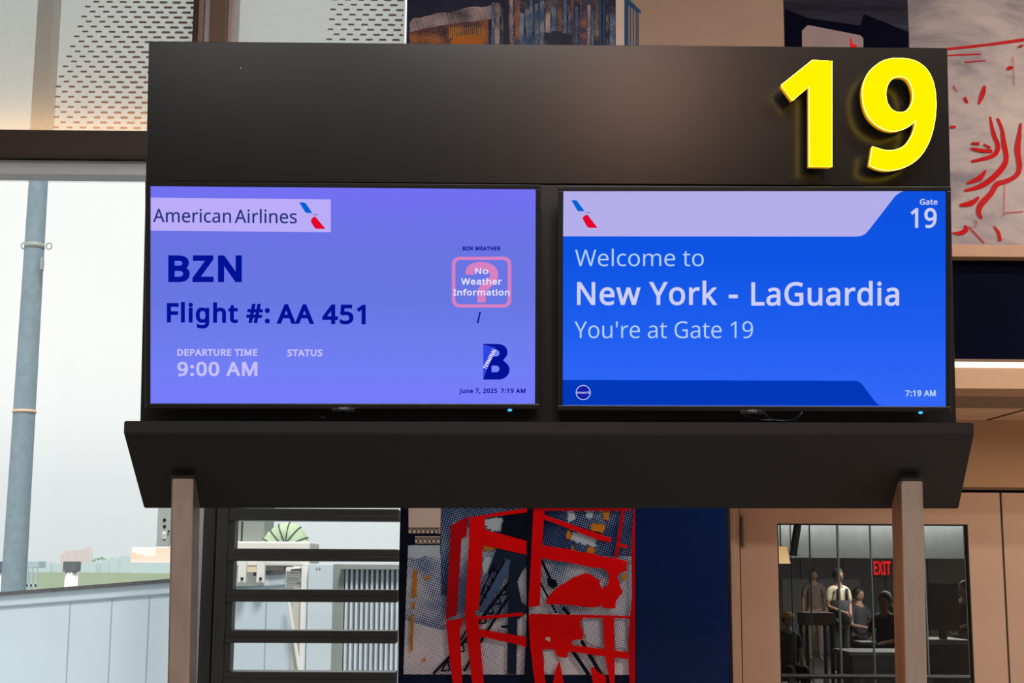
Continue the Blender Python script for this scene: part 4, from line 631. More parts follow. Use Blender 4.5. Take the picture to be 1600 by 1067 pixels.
gp = box(X(992.5, 930), xa-.012, YW-.012, YW+.018, .12, P(1000, 700, YW).z, bev=.002).build('wall_panel', M_navy, None, base=(X(1067), YW, .12), label='glossy navy blue wall panel between the red mural and the beige door', cat='wall panel')
box(xa-.010, xa+.0, YW-.012, YW+.02, .12, P(1100, 700, YW).z).build('edge_strip', M_gap, gp)
# glazed bridge pieces that stay hidden behind the sign
S('wall_behind_sign', box(X(636), xa-.002, YW+.001, YW+.02, P(800, 690, YW).z+.004, zt_l-.61), M_beige)

# ================================================================== LIT LINTEL, SOFFIT AND DOOR
z573, z607 = P(1545, 574, YW).z, zs
led = S('trim_10', box(xa+.02, 5.98, YW-.004, YW+.02, P(1545, 573.5, YW).z, P(1545, 565.5, YW).z), emi('led_strip', (255, 236, 214), 1.6))
S('trim_11', box(xa+.01, 5.98, YW+.0, YW+.24, z607, z573-.001, bev=.002), M_cream)
ysp = 5.94
M_mesh = mat('perforated_soffit', (150, 126, 108), .6, var=.45, scale=160)
S('trim_12', box(xa, 5.98, YW+.24, ysp, z607-.0, z607+.03), M_mesh)
S('trim_13', box(xa, 5.98, ysp, YD, z607-.003, z607+.03), mat('cream_lit_soffit', (244, 214, 184), .5))  # both soffit colours are lightened in place of light on them
a_, b_ = P(1540, 656, YD-.01), P(1600, 636, ysp)
S('trim_14', MB().prism([(a_.x, YD-.01), (a_.x+.02, YD-.01), (b_.x+.02, ysp), (b_.x, ysp)], z607-.0045, z607-.003, axis='z'), M_trans)
# door wall
zd = P(1480, 765, YD).z; xh = P(1159, 930, YD).x; xe = P(1572, 930, YD).x
S('wall_door', MB().box(xa-.12, 5.98, YD, YD+.12, zd+.012, z607+.2).box(xa-.12, xh-.055, YD, YD+.12, 0, zd+.012), M_cream)
S('trim_15', box(xa-.12, 5.98, YD-.003, YD+.02, zd+.0, zd+.012), M_brown)
S('light_stop', box(xa-.12, 5.98, YD+.05, YD+.09, zd-.04, zd+.02), M_gap)  # dark stop added behind the door gap to block the bright lobby
fr1 = MB().box(xh-.052, xh-.030, YD-.03, YD+.10, 0, zd, bev=.003).box(xh-.030, xh-.008, YD-.012, YD+.10, 0, zd, bev=.003)
S('trim_16', fr1, M_door)
door = thing('door_1', None, None, (xh, YD, 0), kind='structure')
gx0, gx1 = P(1217, 930, YD).x, P(1517, 930, YD).x; gz1 = P(1360, 818.5, YD).z; gz0 = .32
xd1 = P(1571, 930, YD).x-.004; zdt = zd-.012
dl = MB()
dl.box(xh-.002, gx0, YD, YD+.045, .01, zdt, bev=.002).box(gx1, xd1, YD, YD+.045, .01, zdt, bev=.002).box(gx0-.001, gx1+.001, YD+.0005, YD+.0445, gz1, zdt-.001).box(gx0-.001, gx1+.001, YD+.0005, YD+.0445, .01, gz0)
dl.build('leaf', M_door, door)
box(gx0, gx1, YD+.018, YD+.026, gz0, gz1).build('glass_pane', glass('door_glass', (.93, .95, .94), .03), door)
bd = MB()
for a in ((gx0, gx0+.006, gz0, gz1), (gx1-.006, gx1, gz0, gz1), (gx0, gx1, gz1-.006, gz1)): bd.box(a[0], a[1], YD+.008, YD+.036, a[2], a[3])
bd.build('glazing_bead', M_gap, door)
def hinge(zc):
    hx = P(1161, 830, YD).x
    h = MB()
    L_ = .14
    for i in range(5): h.tube([(hx, YD-.014, zc-L_/2+i*L_/5+.001), (hx, YD-.014, zc-L_/2+(i+1)*L_/5-.001)], .0095, 12)
    h.box(hx-.014, hx+.012, YD-.004, YD+.0, zc-L_/2, zc+L_/2)
    return h
hz = (P(1161, 805, YD).z+P(1161, 855, YD).z)/2
hinge(hz).build('hinge', M_post, door); hinge(1.1).build('hinge', M_post, door); hinge(.3).build('hinge', M_post, door)
MB().tube([(gx1+.06, YD-.05, .9), (gx1+.06, YD-.05, 1.2)], .012, 10).box(gx1+.05, gx1+.07, YD-.05, YD, .92, .94).box(gx1+.05, gx1+.07, YD-.05, YD, 1.16, 1.18).build('pull_handle', M_brush, door)
S('door_2', box(xe+.002, 5.6, YD, YD+.045, .01, zdt, bev=.002), M_door)
S('trim_17', box(xd1+.001, xe+.001, YD+.02, YD+.05, .01, zdt), M_gap)
S('wall_alcove_right', box(5.6, 5.98, YD-.01, YD+.12, 0, zd-.001), M_cream)

# ================================================================== LOBBY SEEN THROUGH THE DOOR GLASS
YB = 30.0
Ml_d = mat('lobby_dark_panel', (74, 70, 70), .6); Ml_g = mat('lobby_grey', (150, 152, 150), .7)
S('floor_lobby', box(0.5, 15, YD+.12, YB+2, -.12, 0), mat('lobby_floor', (60, 60, 60), .4))
S('ceiling_lobby', box(0.5, 15, YD+.12, YB+2, 3.6, 3.7), Ml_g)
S('wall_lobby_rear', box(0.5, 15, YB+1.4, YB+1.6, 0, 3.6), Ml_g)
S('wall_lobby_left', box(0.5, .62, YD+.12, YB+1.4, 0, 3.6), Ml_g)
S('wall_lobby_right', box(14.9, 15, YD+.12, YB+1.4, 0, 3.6), Ml_g)
part_ = thing('lobby_partition', 'dark low partition wall across the lobby behind the door glass', 'partition', (8, YB, 0))
zp = P(1360, 872, YB).z
for i in range(12):
    box(3+i*.9, 3+i*.9+.888, YB, YB+.1, 0, zp, bev=.01).build('panel', Ml_d, part_)
pl = P(1310, 905, YB-.02)
box(P(1222, 904, YB-.02).x, P(1343, 904, YB-.02).x, YB-.03, YB-.001, .4, pl.z).build('whiteboard', mat('lobby_board', (104, 100, 98), .5), None, base=(pl.x, YB-.03, .4), label='pale grey board on the dark partition behind the standing woman', cat='board')
ex0, ex1, ez0, ez1 = W.rect(1364, 874.5, 1394, 900, YB-.06)
ex = thing('exit_sign', 'red glowing EXIT sign seen through the door glass', 'sign', ((ex0+ex1)/2, YB, ez0))
box(ex0, ex1, YB-.06, YB-.0, ez0, ez1).build('housing', mat('exit_box', (70, 12, 16), .5), ex)
lettering(W, 'EXIT', 1365.5, 1392.5, 876.5, 898, emi('exit_red', (255, 30, 40), 1.0), ex, y=YB-.064, bold=.05, th=.003)
# glass fins
gpt = thing('glass_partition', 'tall clear glass panels with bright joints just inside the door', 'partition', (4, 8.6, 0))
GX = [(1237, .004, 40), (1267, .006, 70), (1311, .010, 150), (1362.5, .008, 150), (1446, .008, 170), (1511, .013, 230)]
xs = [P(g[0], 930, 8.6).x for g in GX]
for (px, wd, v), x_ in zip(GX, xs):
    box(x_-wd/2, x_+wd/2, 8.585, 8.60, .05, 3.58).build('joint', mat('joint_%d' % v, (v, min(255, v+12), min(255, v+14)), .4), gpt)
for a, b_ in zip([xs[0]-.6]+xs, xs+[xs[-1]+.8]):
    box(a+.008, b_-.008, 8.588, 8.597, .05, 3.58).build('pane', glass('fin_glass', (.93, .94, .94), .03), gpt)
hr = P(1225, 1056, 8.3); hr2 = P(1400, 1068, 8.3)
hd = thing('handrail', 'dark metal handrail low behind the door glass', 'railing', (2.2, 8.3, 0))
MB().tube([(hr.x-.2, 8.3, hr.z), (hr2.x+.5, 8.3, hr.z-.005)], .014, 8).build('rail', mat('rail_steel', (120, 122, 122), .35, metal=.6), hd)
for i in range(5):
    xx = hr.x+.03+i*.2
    box(xx, xx+.03, 8.29, 8.31, 0, hr.z-.01).build('baluster', Ml_d, hd)
# hanging lamp and slanted strut
YLp = 12.0
lc = P(1220, 866, YLp); lm = thing('pendant_lamp', 'glowing amber pendant lamp shade at the left of the door glass', 'lamp', (lc.x, YLp, lc.z-.08))
zt, zb = P(1222, 853.5, YLp).z, P(1222, 880.5, YLp).z
ra = (P(1229.5, 854, YLp).x-P(1211, 854, YLp).x)/2; rb = (P(1234.5, 880, YLp).x-P(1205, 880, YLp).x)/2
MB().tube([(lc.x, YLp, zb), (lc.x, YLp, zt)], [rb, ra], 24, cap=False).build('lamp_shade', emi('amber_shade', (255, 214, 160), 1.0, (236, 160, 96), 'Z', 0, .2), lm, smooth=True)
MB().tube([(lc.x, YLp, zt), (lc.x, YLp, 3.6)], .006, 6).tube([(lc.x-ra, YLp, zt), (lc.x+ra, YLp, zt)], .004, 6).build('cord', M_gap, lm)
a, b_ = P(1247, 816, 14), P(1239, 868, 14)
kk = (3.6-b_.z)/(a.z-b_.z)
MB().tube([(b_.x+(a.x-b_.x)*kk, 14, 3.6), (b_.x, 14, b_.z)], .038, 6).build('slanted_strut', mat('strut_black', (26, 28, 30), .5), None, base=(b_.x, 14, b_.z), label='black slanted strut hanging in the lobby beside the amber lamp', cat='strut')
# desk things
def bx(name, px0, py0, px1, py1, y, dep, rgb, label, cat, to_floor=False):
    x0, x1, z0, z1 = W.rect(px0, py0, px1, py1, y)
    if to_floor: z0 = 0
    t = thing(name, label, cat, ((x0+x1)/2, y+dep/2, z0)); return t, x0, x1, z0, z1
t, x0, x1, z0, z1 = bx('reception_desk', 1328, 1019, 1400, 1067, 16, .8, (0, 0, 0), 'low grey desk beyond the door glass, lower right', 'desk', True)
M_dk = mat('desk_grey', (92, 88, 86), .6); M_blk = mat('lobby_black', (20, 21, 23), .6)
box(x0, x1+.25, 16, 16.8, z1-.04, z1, bev=.005).build('worktop', mat('desk_top', (126, 120, 116), .5), t); box(x0+.04, x1+.2, 16.03, 16.77, 0, z1-.04).build('front_panel', M_dk, t)
t, x0, x1, z0, z1 = bx('counter', 1452, 1000, 1519, 1067, 17, .8, (0, 0, 0), 'dark counter behind the right strip of door glass', 'counter', True)
box(x0, x1, 17, 17.8, z1-.06, z1, bev=.005).build('worktop', mat('counter_top', (84, 80, 78), .5), t); box(x0+.03, x1-.03, 17.03, 17.77, 0, z1-.06).build('front_panel', M_blk, t)
ztop_counter = z1
t, x0, x1, z0, z1 = bx('display_screen', 1450, 911, 1499, 1000, 17.3, .1, 0, 'large black display on the lobby counter, back towards us', 'display')
box(x0, x1, 17.3, 17.36, z0+.12, z1, bev=.01).build('screen_back', M_blk, t); box((x0+x1)/2-.04, (x0+x1)/2+.04, 17.33, 17.40, ztop_counter, z1-.1).build('stand', M_blk, t); t.location.z = ztop_counter
for o in t.children:
    for v in o.data.vertices: v.co.z -= (ztop_counter-z0)
t, x0, x1, z0, z1 = bx('wooden_counter', 1257, 957, 1304, 977, 21, .5, 0, 'reddish brown wooden counter on legs below the standing people', 'counter', True)
zq = P(1280, 977, 21).z
for sx_ in (x0+.02, x1-.06):
    for sy_ in (21.02, 21.44): box(sx_, sx_+.04, sy_, sy_+.04, 0, zq).build('leg', M_gap, t)
box(x0, x1, 21, 21.5, zq, z1, bev=.01).build('body', mat('box_grey', (70, 52, 48), .5), t); box(x0+(x1-x0)*.5, x1-.01, 20.99, 21.0, z1-.16, z1-.03).build('front_board', mat('red_brown_wood', (92, 40, 28), .5), t)
t, x0, x1, z0, z1 = bx('kiosk', 1345, 1003, 1371, 1022, 19, .4, 0, 'small dark kiosk with a pale top in front of the seated people', 'kiosk', True)
box(x0, x1, 19, 19.4, 0, z1-.04).build('body', M_blk, t); box(x0, x1, 18.98, 19.4, z1-.04, z1, bev=.005).build('top', mat('kiosk_top', (110, 114, 116), .5), t)

# ---- people
def skin(verts, edges, radii, root=0, sub=1):
    me = bpy.data.meshes.new('s'); me.from_pydata(verts, edges, []); ob = bpy.data.objects.new('s', me); COL.objects.link(ob)
    md = ob.modifiers.new('s', 'SKIN'); me.skin_vertices[0].data[0].use_root = False
    for i, r in enumerate(radii):
        me.skin_vertices[0].data[i].radius = (r, r) if not isinstance(r, tuple) else r
        me.skin_vertices[0].data[i].use_root = (i == root)
    md.use_smooth_shade = True; s_ = ob.modifiers.new('d', 'SUBSURF'); s_.levels = sub
    dg = bpy.context.evaluated_depsgraph_get(); m2 = bpy.data.meshes.new_from_object(ob.evaluated_get(dg)); bpy.data.objects.remove(ob); bpy.data.meshes.remove(me)
    return m2
def from_mesh(me): mb = MB(); mb.bm.from_mesh(me); bpy.data.meshes.remove(me); return mb
def person(px, y, rz, label, seated=False, top=(200, 190, 175), bottom=(30, 30, 34), hair=(24, 18, 16), cap=None, arms='down', pinafore=None, h=1.66, long_hair=False, skirt=False):
    x = P(px, 930, y).x
    fr = Frame((x, y, 0), yaw=rz)
    t = thing('person', label, 'person', (0, 0, 0), fr); k = h/1.66
    ps = .92 if not seated else .50; dz = 0 if not seated else -.42
    J = [(0, 0, .92+dz), (0, 0, 1.08+dz), (0, -.01, 1.27+dz), (0, 0, 1.40+dz), (0, -.01, 1.47+dz), (0, -.02, 1.53+dz)]; E_ = [(0, 1), (1, 2), (2, 3), (3, 4), (4, 5)]; R_ = [(.15, .11), (.125, .09), (.145, .10), (.10, .07), (.05, .05), (.055, .055)]
    def addj(p, r, par): J.append(p); R_.append(r); E_.append((par, len(J)-1)); return len(J)-1
    hands = []; legsj = []
    for s in (-1, 1):
        a = addj((s*.165, 0, 1.375+dz), .048, 3)
        if arms == 'down': el, wr = (s*.21, .02, 1.12+dz), (s*.22, -.05, .88+dz)
        elif arms == 'front': el, wr = (s*.21, 0, 1.12+dz), (s*.07, -.22, 1.03+dz)
        else: el, wr = (s*.22, -.05, 1.12+dz), (s*.10, -.28, 1.08+dz)
        e_ = addj(el, .038, a); w_ = addj(wr, .025, e_)
        d = (Vector(wr)-Vector(el)).normalized(); hp = Vector(wr)+d*.06; hp_ = addj(tuple(hp), (.034, .02), w_)
        side = d.cross(Vector((0, 1, 0))).normalized() if abs(d.y) < .8 else Vector((1, 0, 0))
        for f_ in range(4):
            o_ = hp+side*(.022*(f_-1.5)*.9)+d*.02; L_ = (.055, .066, .062, .048)[f_]
            f1 = addj(tuple(o_+d*L_*.5), .0085, hp_); addj(tuple(o_+d*L_*.9+Vector((0, -.012, -.01))), .007, f1)
        tb = addj(tuple(hp-d*.02-side*.036*s), .009, hp_); addj(tuple(hp+d*.015-side*.05*s+Vector((0, -.01, 0))), .008, tb)
        hands.append((Vector((s*.165, 0, 1.375+dz)), Vector(el), Vector(wr)))
        hp2 = addj((s*.09, 0, .86+dz), .085, 0)
        kn, an = ((s*.10, -.01, .48), (s*.10, .02, .08)) if not seated else ((s*.12, -.42, .48), (s*.12, -.40, .08))
        k_ = addj(kn, .055, hp2); n_ = addj(an, .036, k_); addj((an[0], an[1]-.12, .04), (.04, .03), n_)
        legsj.append((Vector((s*.09, 0, .86+dz)), Vector(kn), Vector(an)))
    me = skin([tuple(c*k for c in p) for p in J], E_, [tuple(c*k for c in r) if isinstance(r, tuple) else r*k for r in R_])
    from_mesh(me).build('body', mat('skin_tone', (150, 112, 92), .6), t, smooth=True)
    hc = Vector((0, -.02, 1.60+dz))*k
    hd_ = MB().ball(hc, .085*k, 3, (.86, 1.0, 1.25)); hd_.ball(hc+Vector((0, -.088, -.01))*k, .014*k, 1, (.8, 1.1, 1.4))
    for s in (-1, 1): hd_.ball(hc+Vector((s*.075, .005, -.01))*k, .018*k, 1, (.5, 1, 1.4))
    hd_.build('head', MATS['skin_tone'], t, smooth=True)
    fc = MB()
    for s in (-1, 1): fc.ball(hc+Vector((s*.03, -.078, .012))*k, .010*k, 1)
    fc.ball(hc+Vector((0, -.078, -.05))*k, .016*k, 1, (1.3, .5, .35)); fc.build('face_features', mat('face_dark', (60, 30, 28), .5), t, kind='stuff')
    hm = mat('hair_%d' % hair[0], hair, .6)
    hr_ = MB().ball(hc+Vector((0, .022, .028))*k, .098*k, 3, (.92, .98, 1.12))
    if long_hair: hr_.ball(hc+Vector((0, .06, -.10))*k, .085*k, 2, (1, .6, 1.6))
    else: hr_.ball(hc+Vector((0, .11, .03))*k, .04*k, 2)
    hr_.build('hair', hm, t, smooth=True)
    if cap: MB().ball(hc+Vector((0, .0, .07))*k, .10*k, 3, (1, 1.05, .62)).ball(hc+Vector((0, -.11, .065))*k, .06*k, 2, (1, 1, .18)).build('cap', mat('cap_colour', cap, .6), t, smooth=True)
    # clothes
    V_ = [(0, 0, .90+dz), (0, 0, 1.08+dz), (0, -.01, 1.27+dz), (0, 0, 1.405+dz)]; E2 = [(0, 1), (1, 2), (2, 3)]; R2 = [(.17, .13), (.145, .11), (.16, .115), (.10, .08)]
    for s, (a, b2, c2) in zip((-1, 1), hands):
        V_.append(tuple(a)); E2.append((3, len(V_)-1)); R2.append(.062); V_.append(tuple(a.lerp(b2, .8))); E2.append((len(V_)-2, len(V_)-1)); R2.append(.056)
    from_mesh(skin([tuple(c*k for c in p) for p in V_], E2, [tuple(c*k for c in r) if isinstance(r, tuple) else r*k for r in R2])).build('shirt', mat('cloth_%d_%d' % top[:2], top, .8, var=.15), t, smooth=True)
    if skirt:
        MB().tube([Vector((0, 0, 1.02+dz))*k, Vector((0, 0, .85+dz))*k, Vector((0, 0, .45))*k], [.16*k, .19*k, .25*k], 20).build('skirt', mat('cloth_%d_%d' % bottom[:2], bottom, .8, var=.15), t, smooth=True)
    V_ = [(0, 0, .93+dz)]; E2 = []; R2 = [(.16, .12)]
    for a, b2, c2 in legsj:
        i0 = len(V_); V_ += [tuple(a), tuple(b2), tuple(c2)]; E2 += [(0, i0), (i0, i0+1), (i0+1, i0+2)]; R2 += [.10, .072, .055]
    from_mesh(skin([tuple(c*k for c in p) for p in V_], E2, [tuple(c*k for c in r) if isinstance(r, tuple) else r*k for r in R2])).build('trousers', mat('cloth_%d_%d' % bottom[:2], bottom, .8, var=.15), t, smooth=True)
    if pinafore:
        pm = mat('pinafore', pinafore, .8)
        MB().tube([Vector((0, -.01, .86))*k, Vector((0, -.01, 1.05))*k, Vector((0, -.015, 1.22))*k], [.185*k, .155*k, .165*k], 20).box(-.10*k, -.065*k, -.135*k, -.10*k, 1.2*k, 1.40*k).box(.065*k, .10*k, -.135*k, -.10*k, 1.2*k, 1.40*k).build('pinafore', pm, t, smooth=True)
    if seated:
        c_ = thing('lobby_chair', 'black lobby chair under the '+' '.join(label.split(' seen')[0].split()[:8]), 'chair', (0, 0, 0), fr)
        box(-.24, .24, -.22, .24, .295*k, .335*k, bev=.01).build('seat', M_blk, c_); box(-.24, .24, .20, .25, .46, .85, bev=.01).build('backrest', M_blk, c_)
        for sx_ in (-.21, .21):
            for sy_ in (-.19, .21): box(sx_-.015, sx_+.015, sy_-.015, sy_+.015, 0, .295*k).build('leg', M_blk, c_)
    return t
person(1310, 23.0, 20, 'standing woman in a pale top and dark pinafore seen in the door glass', top=(214, 198, 172), bottom=(34, 38, 40), pinafore=(34, 38, 42), arms='front')
person(1272, 27.0, 0, 'standing person in beige clothes with long brown hair behind the wooden counter box', top=(120, 98, 90), bottom=(122, 104, 92), hair=(44, 30, 26), long_hair=True)
person(1383, 20.0, -40, 'seated person with big dark hair below the EXIT sign seen in the door glass', True, top=(30, 32, 38), bottom=(26, 28, 32), arms='reach', h=1.78, long_hair=True)
person(1341, 25.0, 30, 'seated person leaning forward right of the standing woman seen in the door glass', True, top=(40, 42, 48), bottom=(28, 30, 34), arms='reach', h=1.78)
person(1229, 19.0, 10, 'seated person in dark clothes with a yellow cap seen in the door glass', True, top=(34, 36, 40), bottom=(28, 30, 34), cap=(214, 150, 60), h=1.45)
person(1508, 19.5, -60, 'person with pale arms behind the black display at the right edge of the door glass', False, top=(60, 56, 58), bottom=(30, 30, 32), arms='front', h=1.5)

# ================================================================== THE GATE SIGN
sg = Frame((0.162*3.79/3.685, 3.79, 1.7+.897*3.79/3.685), yaw=.43, tilt=4.48, roll=.33)
yF = 0.0
TH = .10
lft, rgt = [], []
XL = (sg.hit(233, 64).x+sg.hit(228, 285).x+sg.hit(218, 655).x)/3; XR = (sg.hit(1482, 75).x+sg.hit(1485, 288).x+sg.hit(1493, 655).x)/3
ZT = (sg.hit(233, 64).z+sg.hit(1482, 75).z)/2; ZB = (sg.hit(218, 660).z+sg.hit(1493, 665).z)/2; ZM = (sg.hit(228, 286).z+sg.hit(1485, 290).z)/2
def to_floor(x, y):                                    # local z where the sign frame meets the floor
    o = sg.M @ Vector((x, y, 0)); return -(o.z)/sg.U.z
ztf = to_floor(0, 0)
st = thing('gate_sign_stand', 'dark bronze gate sign stand with a sloped charcoal shelf on two brown posts', 'sign stand', (0, 0.03, ztf), sg)
box(XL, XR, 0, TH, ZM+.0015, ZT, bev=.002).build('header_panel', M_panel, st)
box(XL, XR, 0, TH, ZB-.05, ZM-.0015, bev=.002).build('back_panel', mat('dark_bronze_lower', (26, 26, 27), .4, metal=.3, var=.05, spec=.5), st)
box(XL+.01, XR-.01, .01, TH-.01, ZM-.02, ZM+.02).build('seam', M_gap, st)
# shelf wedge
yf = -.155; ybk = .03
zf1 = (sg.hit(193, 656, yf).z+sg.hit(1522, 662, yf).z)/2; zf0 = (sg.hit(194, 675, yf).z+sg.hit(1521, 681, yf).z)/2; zbk = (sg.hit(225, 790.5, ybk).z+sg.hit(1498, 797.5, ybk).z)/2
sl, sr = sg.hit(193.5, 660, yf).x, sg.hit(1521.5, 665, yf).x; bl, br = sg.hit(225, 791, ybk).x, sg.hit(1498, 797, ybk).x
def shelf():
    b = bmesh.new()
    def ring(x, xb): return [b.verts.new(v) for v in ((x, yf, zf1), (x, yf, zf0), (xb, ybk, zbk), (xb, ybk+.05, zbk), (xb, ybk+.05, zf1))]
    A, B = ring(sl, bl), ring(sr, br)
    b.faces.new(A); b.faces.new(B[::-1])
    for i in range(5): b.faces.new((A[i], B[i], B[(i+1) % 5], A[(i+1) % 5]))
    bmesh.ops.recalc_face_normals(b, faces=b.faces)
    bmesh.ops.bevel(b, geom=list(b.edges), offset=.0025, segments=2, affect='EDGES')
    m_ = MB(); m_.add(b); return m_
shelf().build('shelf', M_shelf, st)
# posts
for k, (a, b_, c, d, dr) in enumerate(((269.2, 302.6, 259.6, 293, 1), (1410, 1443, 1416.5, 1449, -1))):
    yp0, yp1 = -.075, .025
    x0 = (sg.hit(a, 746, yp0).x+sg.hit(c, 1067, yp0).x)/2; x1 = (sg.hit(b_, 746, yp0).x+sg.hit(d, 1067, yp0).x)/2
    ztp = sg.hit((a+b_)/2, 746 if k == 0 else 750, yp0).z
    zf_ = to_floor(x0, yp0)
    b = bmesh.new(); bev = .006
    prof = [(x0+bev, yp0), (x1-bev, yp0), (x1, yp0+bev), (x1, yp1), (x0, yp1), (x0, yp0+bev)]
    lo = [b.verts.new((p[0], p[1], to_floor(p[0], p[1])+.012)) for p in prof]; hi = [b.verts.new((p[0], p[1], ztp-(.0 if i in (0, 1) else .004))) for i, p in enumerate(prof)]
    b.faces.new(lo); b.faces.new(hi[::-1])
    for i in range(6): b.faces.new((lo[i], lo[(i+1) % 6], hi[(i+1) % 6], hi[i]))
    bmesh.ops.recalc_face_normals(b, faces=b.faces); m_ = MB(); m_.add(b); po = m_.build('post', M_post, st)
    xs_ = x1 if dr == 1 else x0
    MB().box(xs_-.0006 if dr == 1 else xs_-.0012, xs_+.0012 if dr == 1 else xs_+.0006, yp0+.008, yp1-.002, zf_+.03, ztp-.01).build('side_plate', M_brush if k == 0 else mat('brushed_steel_warm_lit', (214, 160, 112), .4, metal=.7, var=.22, scale=30, stretch=(4, 4, .15)), po)  # right plate's orange tint paints in the warm light it reflects
    zz = to_floor((x0+x1)/2, -.02)
    m_ = MB(); m_.box(x0-.05, x1+.05, -.14, .10, zz+.004, zz+.016, bev=.003); m_.build('base_plate', M_post, po)
    m_ = MB(); m_.box(x0-.0035, x1+.0035, yp0-.001, yp0+.01, ztp-.003, ztp+.005, bev=.001); m_.build('top_gasket', M_gap, po)
# small speck on header
p = sg.hit(376, 106.5, -.001)
MB().ball((p.x, -.001, p.z), .0018, 1, (1.3, .5, .8)).build('scratch', M_alu, st)

# ---- numeral 19
num_y = sg
Y0, Y1 = -.075, -.045
gn = thing('gate_number', 'large glowing yellow numeral 19 standing off the header panel', 'number sign', (sg.hit(1350, 200).x, 0, sg.hit(1350, 265).z), sg)
one = [(322, 113), (463, 117), (463, 883), (301, 880), (300, 300), (178, 402), (97, 293)]
nine = [(950, 98), (1055, 112), (1140, 165), (1195, 260), (1217, 390), (1210, 540), (1170, 695), (1095, 815), (990, 885), (880, 908), (800, 898), (738, 872), (758, 738), (835, 762), (915, 765), (990, 732), (1040, 665), (1066, 600), (1072, 546), (1005, 598), (910, 624), (820, 600), (745, 540), (702, 460), (686, 360), (696, 275), (740, 190), (820, 125), (885, 103)]
nine = catmull(nine, 4, corners=(11, 12, 18))
hole = catmull([(958, 228), (1005, 242), (1038, 290), (1054, 365), (1042, 430), (1005, 478), (958, 491), (905, 475), (868, 425), (854, 350), (872, 280), (910, 238)], 4)
M_yel = emi('yellow_face', (255, 243, 0), 1.0)
M_rim = emi('yellow_rim', (255, 222, 70), 17)
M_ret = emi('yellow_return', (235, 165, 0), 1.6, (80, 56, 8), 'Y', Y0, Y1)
def px2(pts, y): return [sg.hit(x/4.64+1200, yy/4.64+70, y) for x, yy in pts]
def loops_mesh(loops, y0, y1, inset=0.0):
    lp2 = [[(p.x, p.z) for p in px2(lp, Y0)] for lp in loops]
    if inset:
        out = []
        for i, lp in enumerate(lp2):
            ar = sum(lp[k-1][0]*lp[k][1]-lp[k][0]*lp[k-1][1] for k in range(len(lp)))
            out.append(grow(lp, -inset if (ar < 0) == (i == 0) else inset))
        lp2 = out
    return slab([lp2], y0, y1)
for loops in ([one], [nine, hole]):
    dg_ = loops_mesh(loops, Y0, Y0+.004).build('digit', M_yel, gn)
    loops_mesh(loops, Y0+.004, Y1).build('return', M_ret, dg_)
    loops_mesh(loops, Y1, Y1+.003, .002).build('back_cover', M_gap, dg_)
    rm = MB()
    for lp in loops:
        pp = [Vector((p.x, Y0+.0015, p.z)) for p in px2(lp, Y0)]; pp.append(pp[0]); 
        rm.tube(pp, .0012, 6, cap=False)
    rm.build('rim', M_rim, dg_)
    so = MB(); pts = px2(loops[0], Y0); cxm = sum(p.x for p in pts)/len(pts)
    for x_, z_ in ([(1282, 115), (1282, 245)] if len(loops) == 1 else [(1372, 110), (1440, 190), (1385, 258)]):
        p = sg.hit(x_, z_, Y0); so.tube([(p.x, Y1, p.z), (p.x, 0.001, p.z)], .006, 8)
    so.build('standoff', M_gap, dg_)

# ---- displays
def display(cx, cz, D, yaw, tilt, roll, label, bez):
    fr = Frame((cx*D/3.685, D, 1.7+cz*D/3.685), yaw, tilt, roll)
    t = thing('flight_display', label, 'display', (0, .05, -.32), fr, group=None)
    hw, hh = .509*D/3.685, .2865*D/3.685; bw = .0135
    o = MB()
    o.box(-hw-bw, hw+bw, -.006, .045, hh, hh+.0125, bev=.002).box(-hw-bw, hw+bw, -.006, .045, -hh-.0145, -hh, bev=.002).box(-hw-bw, -hw, -.006, .045, -hh, hh, bev=.002).box(hw, hw+bw, -.006, .045, -hh, hh, bev=.002)
    o.build('bezel', M_bezel, t)
    box(-hw-.004, hw+.004, .006, .042, -hh-.004, hh+.004).build('back_case', M_bezel, t)
    return fr, t, hw, hh
D0 = 3.69
frL, dL, hw, hh = display(-.388, .712, D0, 1.85, 9.88, .58, 'left display with violet screen for flight to BZN at 9:00 AM', 0)
frR, dR, hw2, hh2 = display(.704, .714, D0, -2.35, 8.6, -.05, 'right display with blue screen reading Welcome to New York - LaGuardia', 0)
def bracket(fr, t):
    b = MB().box(-.2, .2, .045, .062, -.10, .15, bev=.003); b.build('mount_bracket', M_bezel, t)
bracket(frL, dL); bracket(frR, dR)
scrL = emi('screen_violet', (118, 124, 250), 1.0, (116, 112, 244), 'Z', -.32+.35, .32+.3, band=((.5, (104, 118, 226)), (.75, (106, 116, 228)), (.2, (112, 126, 242))))
scrR = emi('screen_blue', (52, 104, 248), 1.0, (14, 82, 222), 'Z', .03, .6, band=((.35, (30, 94, 238)), (.7, (14, 84, 228))))
box(-hw, hw, -.001, .006, -hh, hh).build('screen', scrL, dL)
box(-hw2, hw2, -.001, .006, -hh2, hh2).build('screen', scrR, dR)
ink = emi('screen_navy_text', (2, 18, 150)); lav = emi('screen_lavender', (198, 190, 255)); hdr = emi('screen_header_pale', (186, 172, 248)); gry = emi('screen_grey_blue_text', (38, 52, 118))
def fl(fr, pts, m, name, par, y=-.0025, th=.0008): return flat(fr, pts, y, m, name, par, th)
def on(fr, sx_, ox, oy, pts): return [(x/sx_+ox, y/sx_+oy) for x, y in pts]
